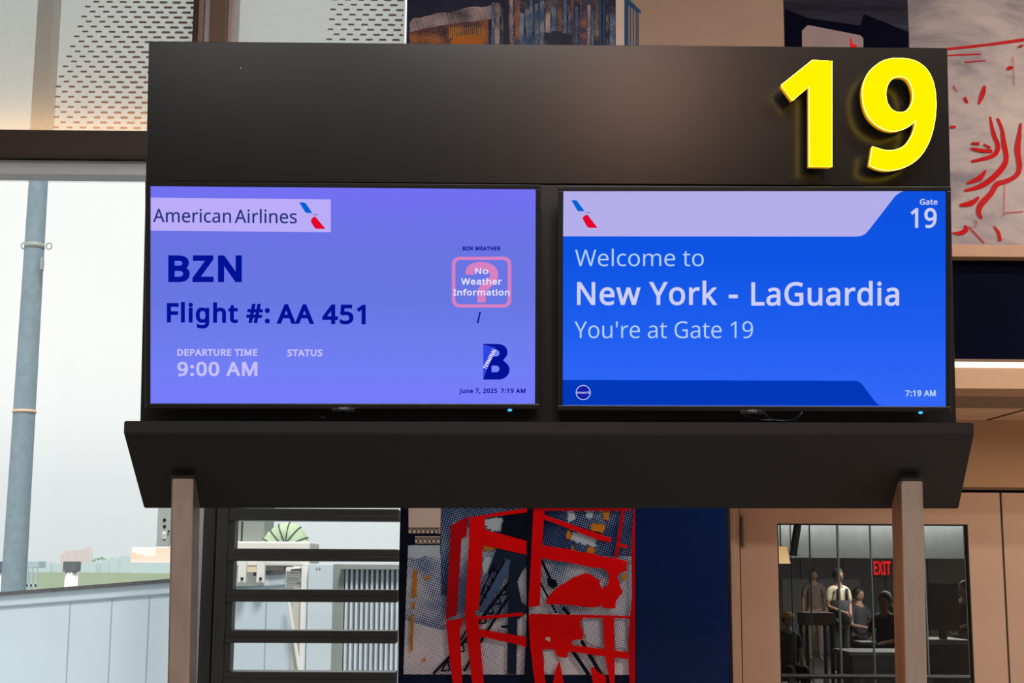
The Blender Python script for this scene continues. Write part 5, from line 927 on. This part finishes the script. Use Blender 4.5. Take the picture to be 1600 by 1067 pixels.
# left screen
fl(frL, [(235.6, 308.6), (516.9, 311.6), (516.9, 362.6), (235.6, 360.4)], hdr, 'header_band', dL, y=-.002)
lettering(frL, 'American', 239, 361, 326.8, 347, gry, dL, ybase2=348, bold=.012, spacing=-6)
lettering(frL, 'Airlines', 366.6, 463.8, 327.9, 348.2, gry, dL, ybase2=349, bold=.012, spacing=-6)
def symbol(fr, sc, ox, oy, blue, grey, red, par):
    fl(fr, on(fr, sc, ox, oy, blue), emi('logo_blue', (0, 98, 214), 1.0), 'logo_blue_shape', par, y=-.0032)
    fl(fr, on(fr, sc, ox, oy, grey), emi('logo_grey', (140, 140, 190), 1.0), 'logo_grey_shape', par, y=-.0032)
    fl(fr, on(fr, sc, ox, oy, red), emi('logo_red', (226, 4, 44), 1.0), 'logo_red_shape', par, y=-.0032)
symbol(frL, 5.333, 230, 290, [(1267, 139), (1305, 140), (1322, 148), (1375, 228), (1330, 228), (1315, 220)], [(1368, 240), (1400, 236), (1420, 240), (1434, 250), (1400, 247)], [(1393, 257), (1404, 262), (1486, 360), (1410, 360), (1392, 348), (1363, 300), (1370, 275)], dL)
lettering(frL, 'BZN', 262.9, 377.8, 399.0, 440.8, ink, dL, bold=.06)
lettering(frL, 'Flight #:', 260.8, 421.4, 474.1, 503.6, ink, dL, bold=.05, ybase2=505)
lettering(frL, 'AA 451', 432, 571.3, 475.6, 505.7, ink, dL, bold=.05, ybase2=506.5)
lettering(frL, 'DEPARTURE TIME', 277, 402, 545.3, 555.8, lav, dL, bold=.055)
lettering(frL, '9:00 AM', 277, 402.2, 565.4, 587.4, lav, dL, bold=.045)
lettering(frL, 'STATUS', 448.9, 503.8, 546, 556.6, lav, dL, bold=.055)
lettering(frL, 'BZN WEATHER', 722.9, 782.2, 385.0, 391.3, ink, dL, bold=.075)
pink = emi('screen_pink', (214, 128, 192))
def rr(x0, y0, x1, y1, r, n=6):
    o = []
    for cx_, cy_, a0 in ((x1-r, y0+r, -90), (x1-r, y1-r, 0), (x0+r, y1-r, 90), (x0+r, y0+r, 180)):
        for i in range(n+1): a = math.radians(a0+90*i/n); o.append((cx_+r*math.cos(a), cy_+r*math.sin(a)))
    return o
oo, ii = rr(706, 401, 799, 480.5, 12), rr(711.5, 406, 793.3, 475.5, 7.5)
ringm = MB()
for i in range(len(oo)):
    j = (i+1) % len(oo); ringm.prism([frL.hit(*oo[i], -.0025), frL.hit(*oo[j], -.0025), frL.hit(*ii[j], -.0025), frL.hit(*ii[i], -.0025)], -.0025, -.0017)
ringm.build('weather_box', pink, dL)
fl(frL, ribbon_pts(catmull([(733.5, 429), (735, 421.5), (743, 416.5), (752.5, 415.5), (764, 418), (771.5, 425), (770.5, 436), (761, 445), (754, 452), (752.5, 460), (752.5, 472.5)], 3, closed=False), 13), pink, 'question_mark', dL, y=-.0025)
wt = emi('screen_white_text', (232, 226, 255))
lettering(frL, 'No', 742.2, 763, 418.8, 427.9, wt, dL, y=-.0035, bold=.035)
lettering(frL, 'Weather', 720.5, 784, 434.8, 444.7, wt, dL, y=-.0035, bold=.035)
lettering(frL, 'Information', 708.3, 796.3, 452, 461.6, wt, dL, y=-.0035, bold=.035)
fl(frL, [(749.2, 487), (751.6, 487), (747.6, 505), (744.8, 505)], ink, 'slash', dL)
# letter B emblem
def B(pts): return on(frL, 8.2067, 700, 520, pts)
def arc(cx_, cy_, rx, ry, a0, a1, n=10): return [(cx_+rx*math.cos(math.radians(a0+(a1-a0)*i/n)), cy_+ry*math.sin(math.radians(a0+(a1-a0)*i/n))) for i in range(n+1)]
Bout = [(452, 140)]+arc(648, 248, 116, 104, -90, 42)+[(708, 352)]+arc(648, 475, 142, 124, -42, 90)+[(452, 600)]
fl(frL, B(Bout), ink, 'emblem_letter', dL, y=-.0025)
bgc = emi('emblem_hole', (122, 132, 250))
fl(frL, B([(562, 303), (592, 222)]+arc(622, 260, 38, 40, -90, 90)+[(600, 303)]), bgc, 'emblem_hole', dL, y=-.0029, th=.0003)
fl(frL, B([(560, 420)]+arc(615, 462, 44, 42, -90, 90)+[(558, 504)]), bgc, 'emblem_hole', dL, y=-.0029, th=.0003)
fl(frL, B([(452, 150), (612, 190), (452, 590)]), emi('emblem_blue', (48, 70, 226)), 'emblem_fold', dL, y=-.0033, th=.0003)
tl = lettering(frL, 'TERMINAL', 755, 790, 569, 575, wt, dL, y=-.0038, bold=.07)
pa = [v.co.copy() for v in tl.data.vertices]; c0 = sum(pa, Vector())/len(pa); ang = math.radians(63)
tgt = frL.hit(532/8.2067+700, 332/8.2067+520, -.0038)-BASE[dL.name]
for v, q_ in zip(tl.data.vertices, pa):
    d = q_-c0; v.co = Vector((tgt.x+d.x*math.cos(ang)-d.z*math.sin(ang), q_.y, tgt.z+d.x*math.sin(ang)+d.z*math.cos(ang)))
lettering(frL, 'June 7, 2025', 717.7, 776.9, 607.0, 614.2, ink, dL, bold=.055, spacing=10)
lettering(frL, '7:19 AM', 782.3, 821, 607.0, 614.2, ink, dL, bold=.055, spacing=10)
# right screen
pal = emi('screen_header_lilac', (180, 175, 234), 1.0); txt = emi('screen_pale_text', (204, 206, 252)); mid = emi('screen_soft_text', (176, 204, 255))
fl(frR, [(880.4, 298.1), (1413, 298.3), (1406, 300.8), (1399, 306)]+[(1358.3, 358.5), (1352, 365.5), (1345, 368.7), (1337, 369.6), (879.8, 369.2)], pal, 'header_band', dR, y=-.002)
fl(frR, [(879, 593.5), (1335, 594.8), (1341.5, 596), (1347, 600.5), (1369, 629.5), (1374.5, 633.4), (878.9, 632.2)], emi('screen_footer_blue', (0, 56, 186), 1.0), 'footer_band', dR, y=-.002)
symbol(frR, 15.24, 880, 300, [(195, 195), (290, 193), (318, 202), (345, 230), (508, 455), (365, 455), (338, 440), (322, 410)], [(510, 480), (560, 470), (612, 474), (645, 495), (668, 522), (600, 508)], [(568, 538), (585, 548), (602, 570), (818, 852), (615, 852), (585, 838), (560, 812), (470, 650), (462, 620), (480, 585), (520, 555)], dR)
lettering(frR, 'Welcome to', 898.6, 1099.6, 390.2, 415.6, mid, dR, bold=-.004)
lettering(frR, 'New York', 901.6, 1120.9, 440.6, 476.4, txt, dR, bold=.024)
lettering(frR, '-', 1138.7, 1152.8, 441, 476.8, txt, dR, bold=.03)
lettering(frR, 'LaGuardia', 1174, 1404.9, 441, 477.4, txt, dR, bold=.024)
lettering(frR, "You're at Gate 19", 897.6, 1176.5, 502.3, 528.1, mid, dR, bold=-.004)
lettering(frR, 'Gate', 1437.4, 1464.8, 311, 319.8, txt, dR, bold=.035)
lettering(frR, '19', 1422.8, 1463.6, 325.2, 355.8, txt, dR, bold=.03)
lettering(frR, '7:19 AM', 1414.8, 1462.2, 609.4, 619, mid, dR, bold=.055)
rg = MB(); pts = [frR.hit(911.3+11*math.cos(a*math.pi/16), 613.2+11*math.sin(a*math.pi/16), -.0028) for a in range(33)]; rg.tube(pts, .0011, 5, cap=False); rg.build('emblem_ring', txt, dR)
fl(frR, [(911.3+10.6*math.cos(a*math.pi/12), 613.2+10.6*math.sin(a*math.pi/12)) for a in range(24)], emi('emblem_disc', (20, 30, 160), 1.0), 'emblem_disc', dR, y=-.0026)
lettering(frR, 'oneworld', 901.5, 921.2, 611.2, 614.8, txt, dR, y=-.0036, bold=.03)
# badges, lights
for fr, t, bx0, bx1, by, lx, ly in ((frL, dL, 530, 547, 637.5, 796.5, 640.6), (frR, dR, 1168, 1184, 641.5, 1438, 644.6)):
    a = fr.hit(bx0-12, by+5, -.006); b_ = fr.hit(bx1+8, by+5, -.006)
    box(a.x, b_.x, -.0075, .02, a.z-.001, -hh-.012, bev=.001).build('badge_tab', M_bezel, t)
    lettering(fr, 'NEC', bx0+1, bx1-1, by-1.8, by+2.0, mat('badge_grey', (150, 150, 155), .5), t, y=-.0082, bold=.02)
    c_ = fr.hit(lx, ly, -.004); MB().box(c_.x-.008, c_.x+.009, -.006, .01, c_.z-.004, -hh-.012).build('sensor_pod', M_bezel, t)
    MB().ball((c_.x, -.0065, c_.z), .0048, 2, (1.25, .4, .8)).build('power_light', emi('cyan_light', (70, 190, 255), 1.3), t)
# cables under the displays
def cable(pxs, label, rgb, fr=sg, y=-.05, r=.0022):
    pts = catmull(pxs, 5, closed=False); pp = [fr.hit(x, yy, y+.012*math.sin(i*.5)) for i, (x, yy) in enumerate(pts)]
    MB().tube(pp, r, 6).build('cable', mat('cable_%d' % rgb[0], rgb, .35), None, base=pp[0], fr=fr, label=label, cat='cable', smooth=True)
cable([(1186, 636), (1196, 647), (1206, 655), (1224, 657.5), (1240, 655), (1252, 646), (1254, 636)], 'grey cable looping under the right display', (92, 110, 140))
cable([(1150, 636), (1165, 650), (1190, 656), (1215, 656.5), (1245, 657)], 'thin dark cable lying left of the loop under the right display', (48, 56, 70), y=-.02)
cable([(395, 634), (392, 644), (384, 652), (376, 654)], 'short dark cable hanging under the left part of the left display', (40, 42, 46))
cable([(486, 634), (494, 647), (506, 652), (514, 648), (516, 634)], 'dark cable loop under the middle of the left display', (40, 46, 58))

# ================================================================== OUTSIDE
GZ = -5.0
S('ground_apron', box(-900, 900, 7.5, 420, GZ-.5, GZ), mat('apron_concrete', (150, 144, 140), .8))
S('ground_grass', box(-2600, 2600, 420.02, 2900, GZ-.5, GZ+.02), mat('airfield_grass', (122, 138, 112), .9, var=.18, scale=.02))
M_jb = mat('bridge_pale_blue', (196, 214, 224), .45, var=.03, scale=1.5)
M_wh = mat('bridge_white', (236, 238, 236), .5, var=.03)
M_gg = mat('bridge_grey', (150, 158, 156), .5, var=.06)
# floodlight pole
YP = 15.0
pole = thing('light_pole', 'tall grey-blue tapering steel pole outside the left window', 'pole', (P(8, 1067, YP).x, YP, GZ))
px0 = P(60, 285, YP); px1 = P(12, 1067, YP)
xp = (px0.x+px1.x)/2
def rpx(a, b_, y_): return (P(b_, y_, YP).x-P(a, y_, YP).x)/2
zz = [(GZ, .20), (px1.z, rpx(-9, 32, 1067)), (P(25, 790, YP).z, rpx(9, 45, 790)), (px0.z, rpx(45.5, 74.5, 285)), (P(76, 0, YP).z, rpx(65, 89, 0)), (9.5, .06)]
def cxz(z): return px1.x+(px0.x-px1.x)*(z-px1.z)/(px0.z-px1.z)*1.0
MB().tube([(cxz(z), YP, z) for z, r in zz], [r for z, r in zz], 28).build('shaft', mat('pole_galvanised', (128, 148, 160), .55, var=.10, scale=14), pole, smooth=True)
b = P(58, 385, YP)
for s in (-1, 1):
    cx_ = b.x+s*.135; pts = [(cx_+.03*math.cos(a*math.pi/6)*1.0, YP-.02, b.z+.035*math.sin(a*math.pi/6)) for a in range(13)]
    MB().tube(pts, .007, 6, cap=False).build('eye_ring', M_gg, pole)
MB().tube([(cxz(b.z), YP, b.z-.03), (cxz(b.z), YP, b.z+.03)], .108, 24).build('collar', M_gg, pole, smooth=True)
z_ = P(40, 643, YP).z; MB().tube([(cxz(z_), YP, z_-.016), (cxz(z_), YP, z_+.016)], .124, 24).build('band', mat('orange_band', (226, 190, 160), .5), pole, smooth=True)
q1 = P(68, 417, YP); box(q1.x-.0, q1.x+.03, YP-.13, YP-.07, q1.z-.06, q1.z+.07, bev=.008).build('cleat', M_gg, pole)
# jet bridge
YJ = 9.0
jb = thing('jet_bridge', 'pale blue boarding bridge wall outside, crossing behind the barred window', 'jet bridge', (-1.6, YJ, GZ))
a, b_ = P(-60, 936, YJ+1.5), P(640, 890, YJ-.3)
c1, c2 = P(30, 929, YJ+.4), P(262, 911, YJ)
def sidewall():
    bm = bmesh.new()
    A = (P(-80, 937, YJ+.5)); Bq = P(478, 893.5, YJ+.0)
    pts = [(A.x, YJ+.5, A.z), (Bq.x, YJ, Bq.z)]
    th = .12; vs = []
    for (x, y, z) in pts:
        vs.append([bm.verts.new((x, y, z)), bm.verts.new((x, y+th, z)), bm.verts.new((x, y+th, GZ+3)), bm.verts.new((x, y, GZ+3))])
    for i in range(4): bm.faces.new((vs[0][i], vs[0][(i+1) % 4], vs[1][(i+1) % 4], vs[1][i]))
    bm.faces.new(vs[0]); bm.faces.new(vs[1][::-1]); bmesh.ops.recalc_face_normals(bm, faces=bm.faces)
    m_ = MB(); m_.add(bm); return m_, pts
sw, pts = sidewall(); sw.build('side_wall', M_jb, jb)
def strip(dz0, dz1, out, m, nm):
    m_ = bmesh.new(); vs = []
    for (x, y, z) in pts: vs.append([m_.verts.new((x, y-out, z+dz0)), m_.verts.new((x, y-out, z+dz1)), m_.verts.new((x, y+.13, z+dz1)), m_.verts.new((x, y+.13, z+dz0))])
    for i in range(4): m_.faces.new((vs[0][i], vs[0][(i+1) % 4], vs[1][(i+1) % 4], vs[1][i]))
    m_.faces.new(vs[0]); m_.faces.new(vs[1][::-1]); bmesh.ops.recalc_face_normals(m_, faces=m_.faces); k_ = MB(); k_.add(m_); k_.build(nm, m, jb)
strip(0, .024, .02, mat('rail_dark', (84, 84, 88), .6, var=.3, scale=40), 'top_rail'); strip(-.072, -.064, .012, mat('seam_blue', (150, 168, 178), .6), 'trim_line')
# seams on the side wall
for px in (98, 168, 230, 420):
    q_ = P(px, 1000, YJ+.2)
    fx = (q_.x-pts[0][0])/(pts[1][0]-pts[0][0]); yy = pts[0][1]+(pts[1][1]-pts[0][1])*fx
    box(q_.x-.003, q_.x+.003, yy-.003, yy+.02, GZ+3, pts[0][2]+(pts[1][2]-pts[0][2])*fx-.08).build('panel_seam', mat('seam_blue', (150, 168, 178), .6), jb)
# panels seen between the bars
def jbox(nm, x0, y0, x1, y1, yy, dep, m, bev=.0, par=None, **k):
    X0, X1, Z0, Z1 = W.rect(x0, y0, x1, y1, yy)
    return box(X0, X1, yy, yy+dep, Z0, Z1, bev=bev).build(nm, m, par or jb, **k)
jbox('door_panel', 479, 881, 518, 1110, 8.88, .1, mat('bridge_ice_blue', (206, 222, 232), .45, var=.02), .004)
jbox('corner_post', 512, 881, 536, 1110, 8.93, .1, M_gg, .004)
jbox('corner_post', 468, 885, 478, 1110, 8.93, .1, M_wh, .004)
for dx_ in (495, 499.5):
    q_ = P(dx_, 888, 8.88); MB().tube([(q_.x, 8.875, q_.z), (q_.x, 8.885, q_.z)], .006, 8).build('bolt', M_gg, jb)
xc0, xc1 = P(536, 980, 8.9).x, P(640, 980, 8.9).x; zc1 = P(580, 881, 8.9).z
M_cg = mat('corrugated_pale', (214, 224, 232), .5)
N_ = 13; w_ = (xc1-xc0)/N_
box(xc0, xc1, 8.955, 8.99, GZ+3, zc1-.02).build('backing', mat('groove_slate', (128, 142, 154), .7), jb)
for i in range(N_):
    x_ = xc0+i*w_; MB().prism([(x_+w_*.04, 8.955), (x_+w_*.22, 8.915), (x_+w_*.62, 8.915), (x_+w_*.80, 8.955)], GZ+3, zc1-.02, axis='z').build('corrugation', M_cg, jb)
box(xc0-.02, xc1, 8.86, 8.98, zc1-.035, zc1-.002, bev=.004).build('capping', M_gg, jb)
# equipment on the bridge: grey box, white ledge, brackets
jbox('equipment_box', 380, 760, 414, 846, 9.2, .4, M_gg, .006); jbox('equipment_box', 362, 700, 379, 846, 9.25, .3, mat('bridge_dull', (168, 172, 168), .5), .006)
jbox('white_ledge', 358, 846, 484, 884, 9.0, .5, M_wh, .01)
jbox('white_ledge', 358, 884, 445, 916, 9.05, .4, mat('bridge_soft_white', (220, 224, 224), .5, var=.08), .006)
for px in (378, 407):
    jbox('bracket', px-6.5, 874, px+6.5, 911, 8.96, .05, M_wh, .008); q_ = P(px, 904, 8.95); MB().tube([(q_.x, 8.945, q_.z), (q_.x, 8.965, q_.z)], .009, 10).build('bolt', M_blk, jb)
jbox('yellow_tag', 386, 885, 402, 894, 8.98, .03, mat('pale_yellow', (226, 216, 190), .6)); jbox('louver_box', 446, 886, 470, 918, 9.0, .2, M_wh, .006)
for i in range(3): jbox('louver_slat', 447, 892+i*8, 469, 894+i*8, 8.98, .03, M_gg)
jbox('brace', 455, 918, 468, 1110, 8.97, .06, mat('bridge_beige', (196, 198, 188), .5))
k_ = MB(); a_, b_ = P(449, 925, 8.93), P(470, 1062, 8.93); k_.tube([(a_.x, 8.93, a_.z), (b_.x, 8.93, b_.z), (b_.x+(b_.x-a_.x)*.3, 8.93, b_.z+(b_.z-a_.z)*.3)], .011, 6); k_.build('brace', M_wh, jb)
# hoist plate hanging by the left post
hx0, hx1, hz0, hz1 = W.rect(250, 600, 270, 853, 8.4)
hp = thing('perforated_bracket', 'grey steel bracket plate with round holes beside the left post', 'bracket', ((hx0+hx1)/2, 8.4, hz0))
box(hx0, hx1, 8.4, 8.43, hz0, hz1+.7, bev=.002).build('plate', mat('plate_grey', (176, 186, 184), .5, var=.05), hp)
xq0, xq1 = P(325, 900, 9.2).x, P(350, 900, 9.2).x
MB().box(hx0, hx1, 8.43, 9.26, hz1+.62, hz1+.7).box(hx1-.01, xq1, 9.2, 9.26, hz1+.62, hz1+.7).build('arm', M_gg, hp)
box(xq0, xq1, 9.2, 9.26, GZ, hz1+.62).build('column', M_gg, hp)
for yy in (812.5, 822.5):
    q_ = P(257, yy, 8.4); MB().tube([(q_.x, 8.396, q_.z), (q_.x, 8.402, q_.z)], .0095, 12).build('hole', M_gap, hp)
q_ = P(257, 836, 8.4); MB().box(q_.x-.012, q_.x+.012, 8.392, 8.40, q_.z-.022, q_.z+.02, bev=.003).tube([(q_.x, 8.385, q_.z+.006), (q_.x, 8.40, q_.z+.006)], .006, 8).build('latch', M_wh, hp)
q_ = P(264, 830, 8.4); MB().ball((q_.x, 8.39, q_.z), .007, 1).build('knob', M_gap, hp)
# big green ribbed hose
hs = thing('air_hose', 'pale green ribbed ventilation hose bulging above the white ledge outside', 'hose', (P(445, 845, 9.0).x, 9.1, P(445, 846, 9.0).z))
cpts = [(424, 868), (432, 848), (446, 838), (458, 842), (466, 862)]
cc = catmull(cpts, 6, closed=False); hp3 = [P(x, y_, 9.12) for x, y_ in cc]
MB().tube(hp3, [.084+.003*(i % 2) for i in range(len(hp3))], 18).build('hose_skin', mat('hose_green', (188, 214, 178), .6, var=.12, scale=20), hs, smooth=True)
rb_ = MB()
for i in range(2, len(hp3)-1, 3):
    p_ = hp3[i]; d = (hp3[i+1]-hp3[i-1]).normalized(); u = Vector((0, 1, 0)); v_ = d.cross(u)
    rb_.tube([p_+(u*math.cos(t_*math.pi/9)+v_*math.sin(t_*math.pi/9))*.089 for t_ in range(19)], .0035, 5, cap=False)
rb_.build('hose_rib', mat('hose_rib_navy', (52, 66, 84), .6), hs)
# vents / posts beyond the bridge wall
def vent(px0, px1, py0, py1, yy, label):
    X0, X1, Z0, Z1 = W.rect(px0, py0, px1, py1, yy); r = (X1-X0)/2; cx_ = (X0+X1)/2; hcap = (Z1-Z0)*.33
    t = thing('vent_stack', label, 'vent', (cx_, yy+r, GZ))
    MB().tube([(cx_, yy+r, GZ), (cx_, yy+r, Z1-hcap*.7)], r*.92, 20).build('pipe', M_wh, t, smooth=True)
    MB().box(cx_-r, cx_+r, yy, yy+2*r, Z1-hcap, Z1, bev=.008).build('cap', mat('cap_slate', (92, 100, 106), .6), t)
    for s in (-.55, 0, .55): MB().ball((cx_+s*r, yy+.01, Z1-hcap), r*.2, 1).build('clip', mat('cap_slate', (92, 100, 106), .6), t)
vent(97.5, 119.5, 877, 925, 26, 'white round vent post with a dark cap in front of the grass')
vent(-18, 3.5, 877, 925, 26, 'white vent post with dark cap cut by the left edge of the photo')
t = thing('metal_rack', 'pale blue metal rack on legs behind the pole at the grass edge', 'rack', (P(48, 920, 30).x, 30, GZ))
X0, X1, Z0, Z1 = W.rect(40, 875, 59, 925, 30); M_rk = mat('rack_blue', (164, 186, 194), .6)
box(X0, X1, 30, 30.5, Z1-.16, Z1-.02, bev=.01).build('tray', M_rk, t)
for x_ in (X0+.02, (X0+X1)/2-.02, X1-.05):
    box(x_, x_+.035, 30.0, 30.035, GZ, Z1-.16).build('leg', M_rk, t)
box(X0, X1, 30, 30.03, Z1-.55, Z1-.50).build('rail', M_rk, t)
# far buildings and trees
FK = {'n': 0}
def far_box(par, nm, x0, y0, x1, y1, D, m, dep=1.2, base=True):
    FK['n'] += 1; D = D-FK['n']*1.5
    X0, X1, Z0, Z1 = W.rect(x0, y0, x1, y1, D)
    if base: Z0 = GZ+.02
    return box(X0, X1, D, D+dep, Z0, Z1).build(nm, m, par)
DB = 1500
M_mv = mat('haze_mauve', (210, 198, 204), .9); M_bl = mat('haze_blue', (186, 204, 212), .9); M_pk = mat('haze_salmon', (246, 212, 198), .9); M_wf = mat('haze_white', (250, 248, 244), .9); M_tr = mat('haze_trees', (160, 188, 178), .9)  # base colours paled to stand in for distance haze
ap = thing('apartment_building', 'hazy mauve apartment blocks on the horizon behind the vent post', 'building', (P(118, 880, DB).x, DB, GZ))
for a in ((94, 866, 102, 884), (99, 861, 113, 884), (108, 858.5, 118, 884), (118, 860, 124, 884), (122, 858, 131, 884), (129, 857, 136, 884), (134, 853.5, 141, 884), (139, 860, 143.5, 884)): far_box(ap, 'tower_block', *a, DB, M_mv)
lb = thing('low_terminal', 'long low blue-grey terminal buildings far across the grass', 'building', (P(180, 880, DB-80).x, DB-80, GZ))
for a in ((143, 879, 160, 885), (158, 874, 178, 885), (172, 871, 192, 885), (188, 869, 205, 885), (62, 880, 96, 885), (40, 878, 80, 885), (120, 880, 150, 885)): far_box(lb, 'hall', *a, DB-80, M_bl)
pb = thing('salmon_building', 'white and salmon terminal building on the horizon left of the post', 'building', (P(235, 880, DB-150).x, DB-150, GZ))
for a, m_ in (((206, 855, 262, 870), M_wf), ((204, 863, 213, 884), M_pk), ((210, 866, 224, 884), M_pk), ((243, 856, 270, 868), M_pk), ((220, 868.5, 275, 874), M_pk), ((204, 873, 285, 879), mat('haze_pale_pink', (238, 218, 210), .9)), ((204, 879, 285, 885), M_bl)): far_box(pb, 'block', *a, DB-150+(5 if m_ is M_wf else 0), m_, base=True)
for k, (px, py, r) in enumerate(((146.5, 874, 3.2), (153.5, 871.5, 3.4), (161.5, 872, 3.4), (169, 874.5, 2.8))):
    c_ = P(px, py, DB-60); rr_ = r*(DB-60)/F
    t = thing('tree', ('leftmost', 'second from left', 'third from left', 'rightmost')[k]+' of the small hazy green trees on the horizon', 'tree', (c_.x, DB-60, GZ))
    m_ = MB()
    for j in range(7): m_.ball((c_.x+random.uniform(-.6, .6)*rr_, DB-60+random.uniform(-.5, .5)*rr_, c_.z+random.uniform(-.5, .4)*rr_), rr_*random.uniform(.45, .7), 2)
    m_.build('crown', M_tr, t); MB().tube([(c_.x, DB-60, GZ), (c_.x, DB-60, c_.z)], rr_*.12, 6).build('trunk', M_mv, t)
for m_ in bpy.data.materials:                         # printed ink is matt
    if m_.name.startswith(('print_', 'halftone', 'brush_red', 'weathered', 'navy_brushwork', 'beige_wall', 'mural_navy')) and m_.use_nodes:
        b = m_.node_tree.nodes.get('Principled BSDF')
        if b: b.inputs['Specular IOR Level'].default_value = .15
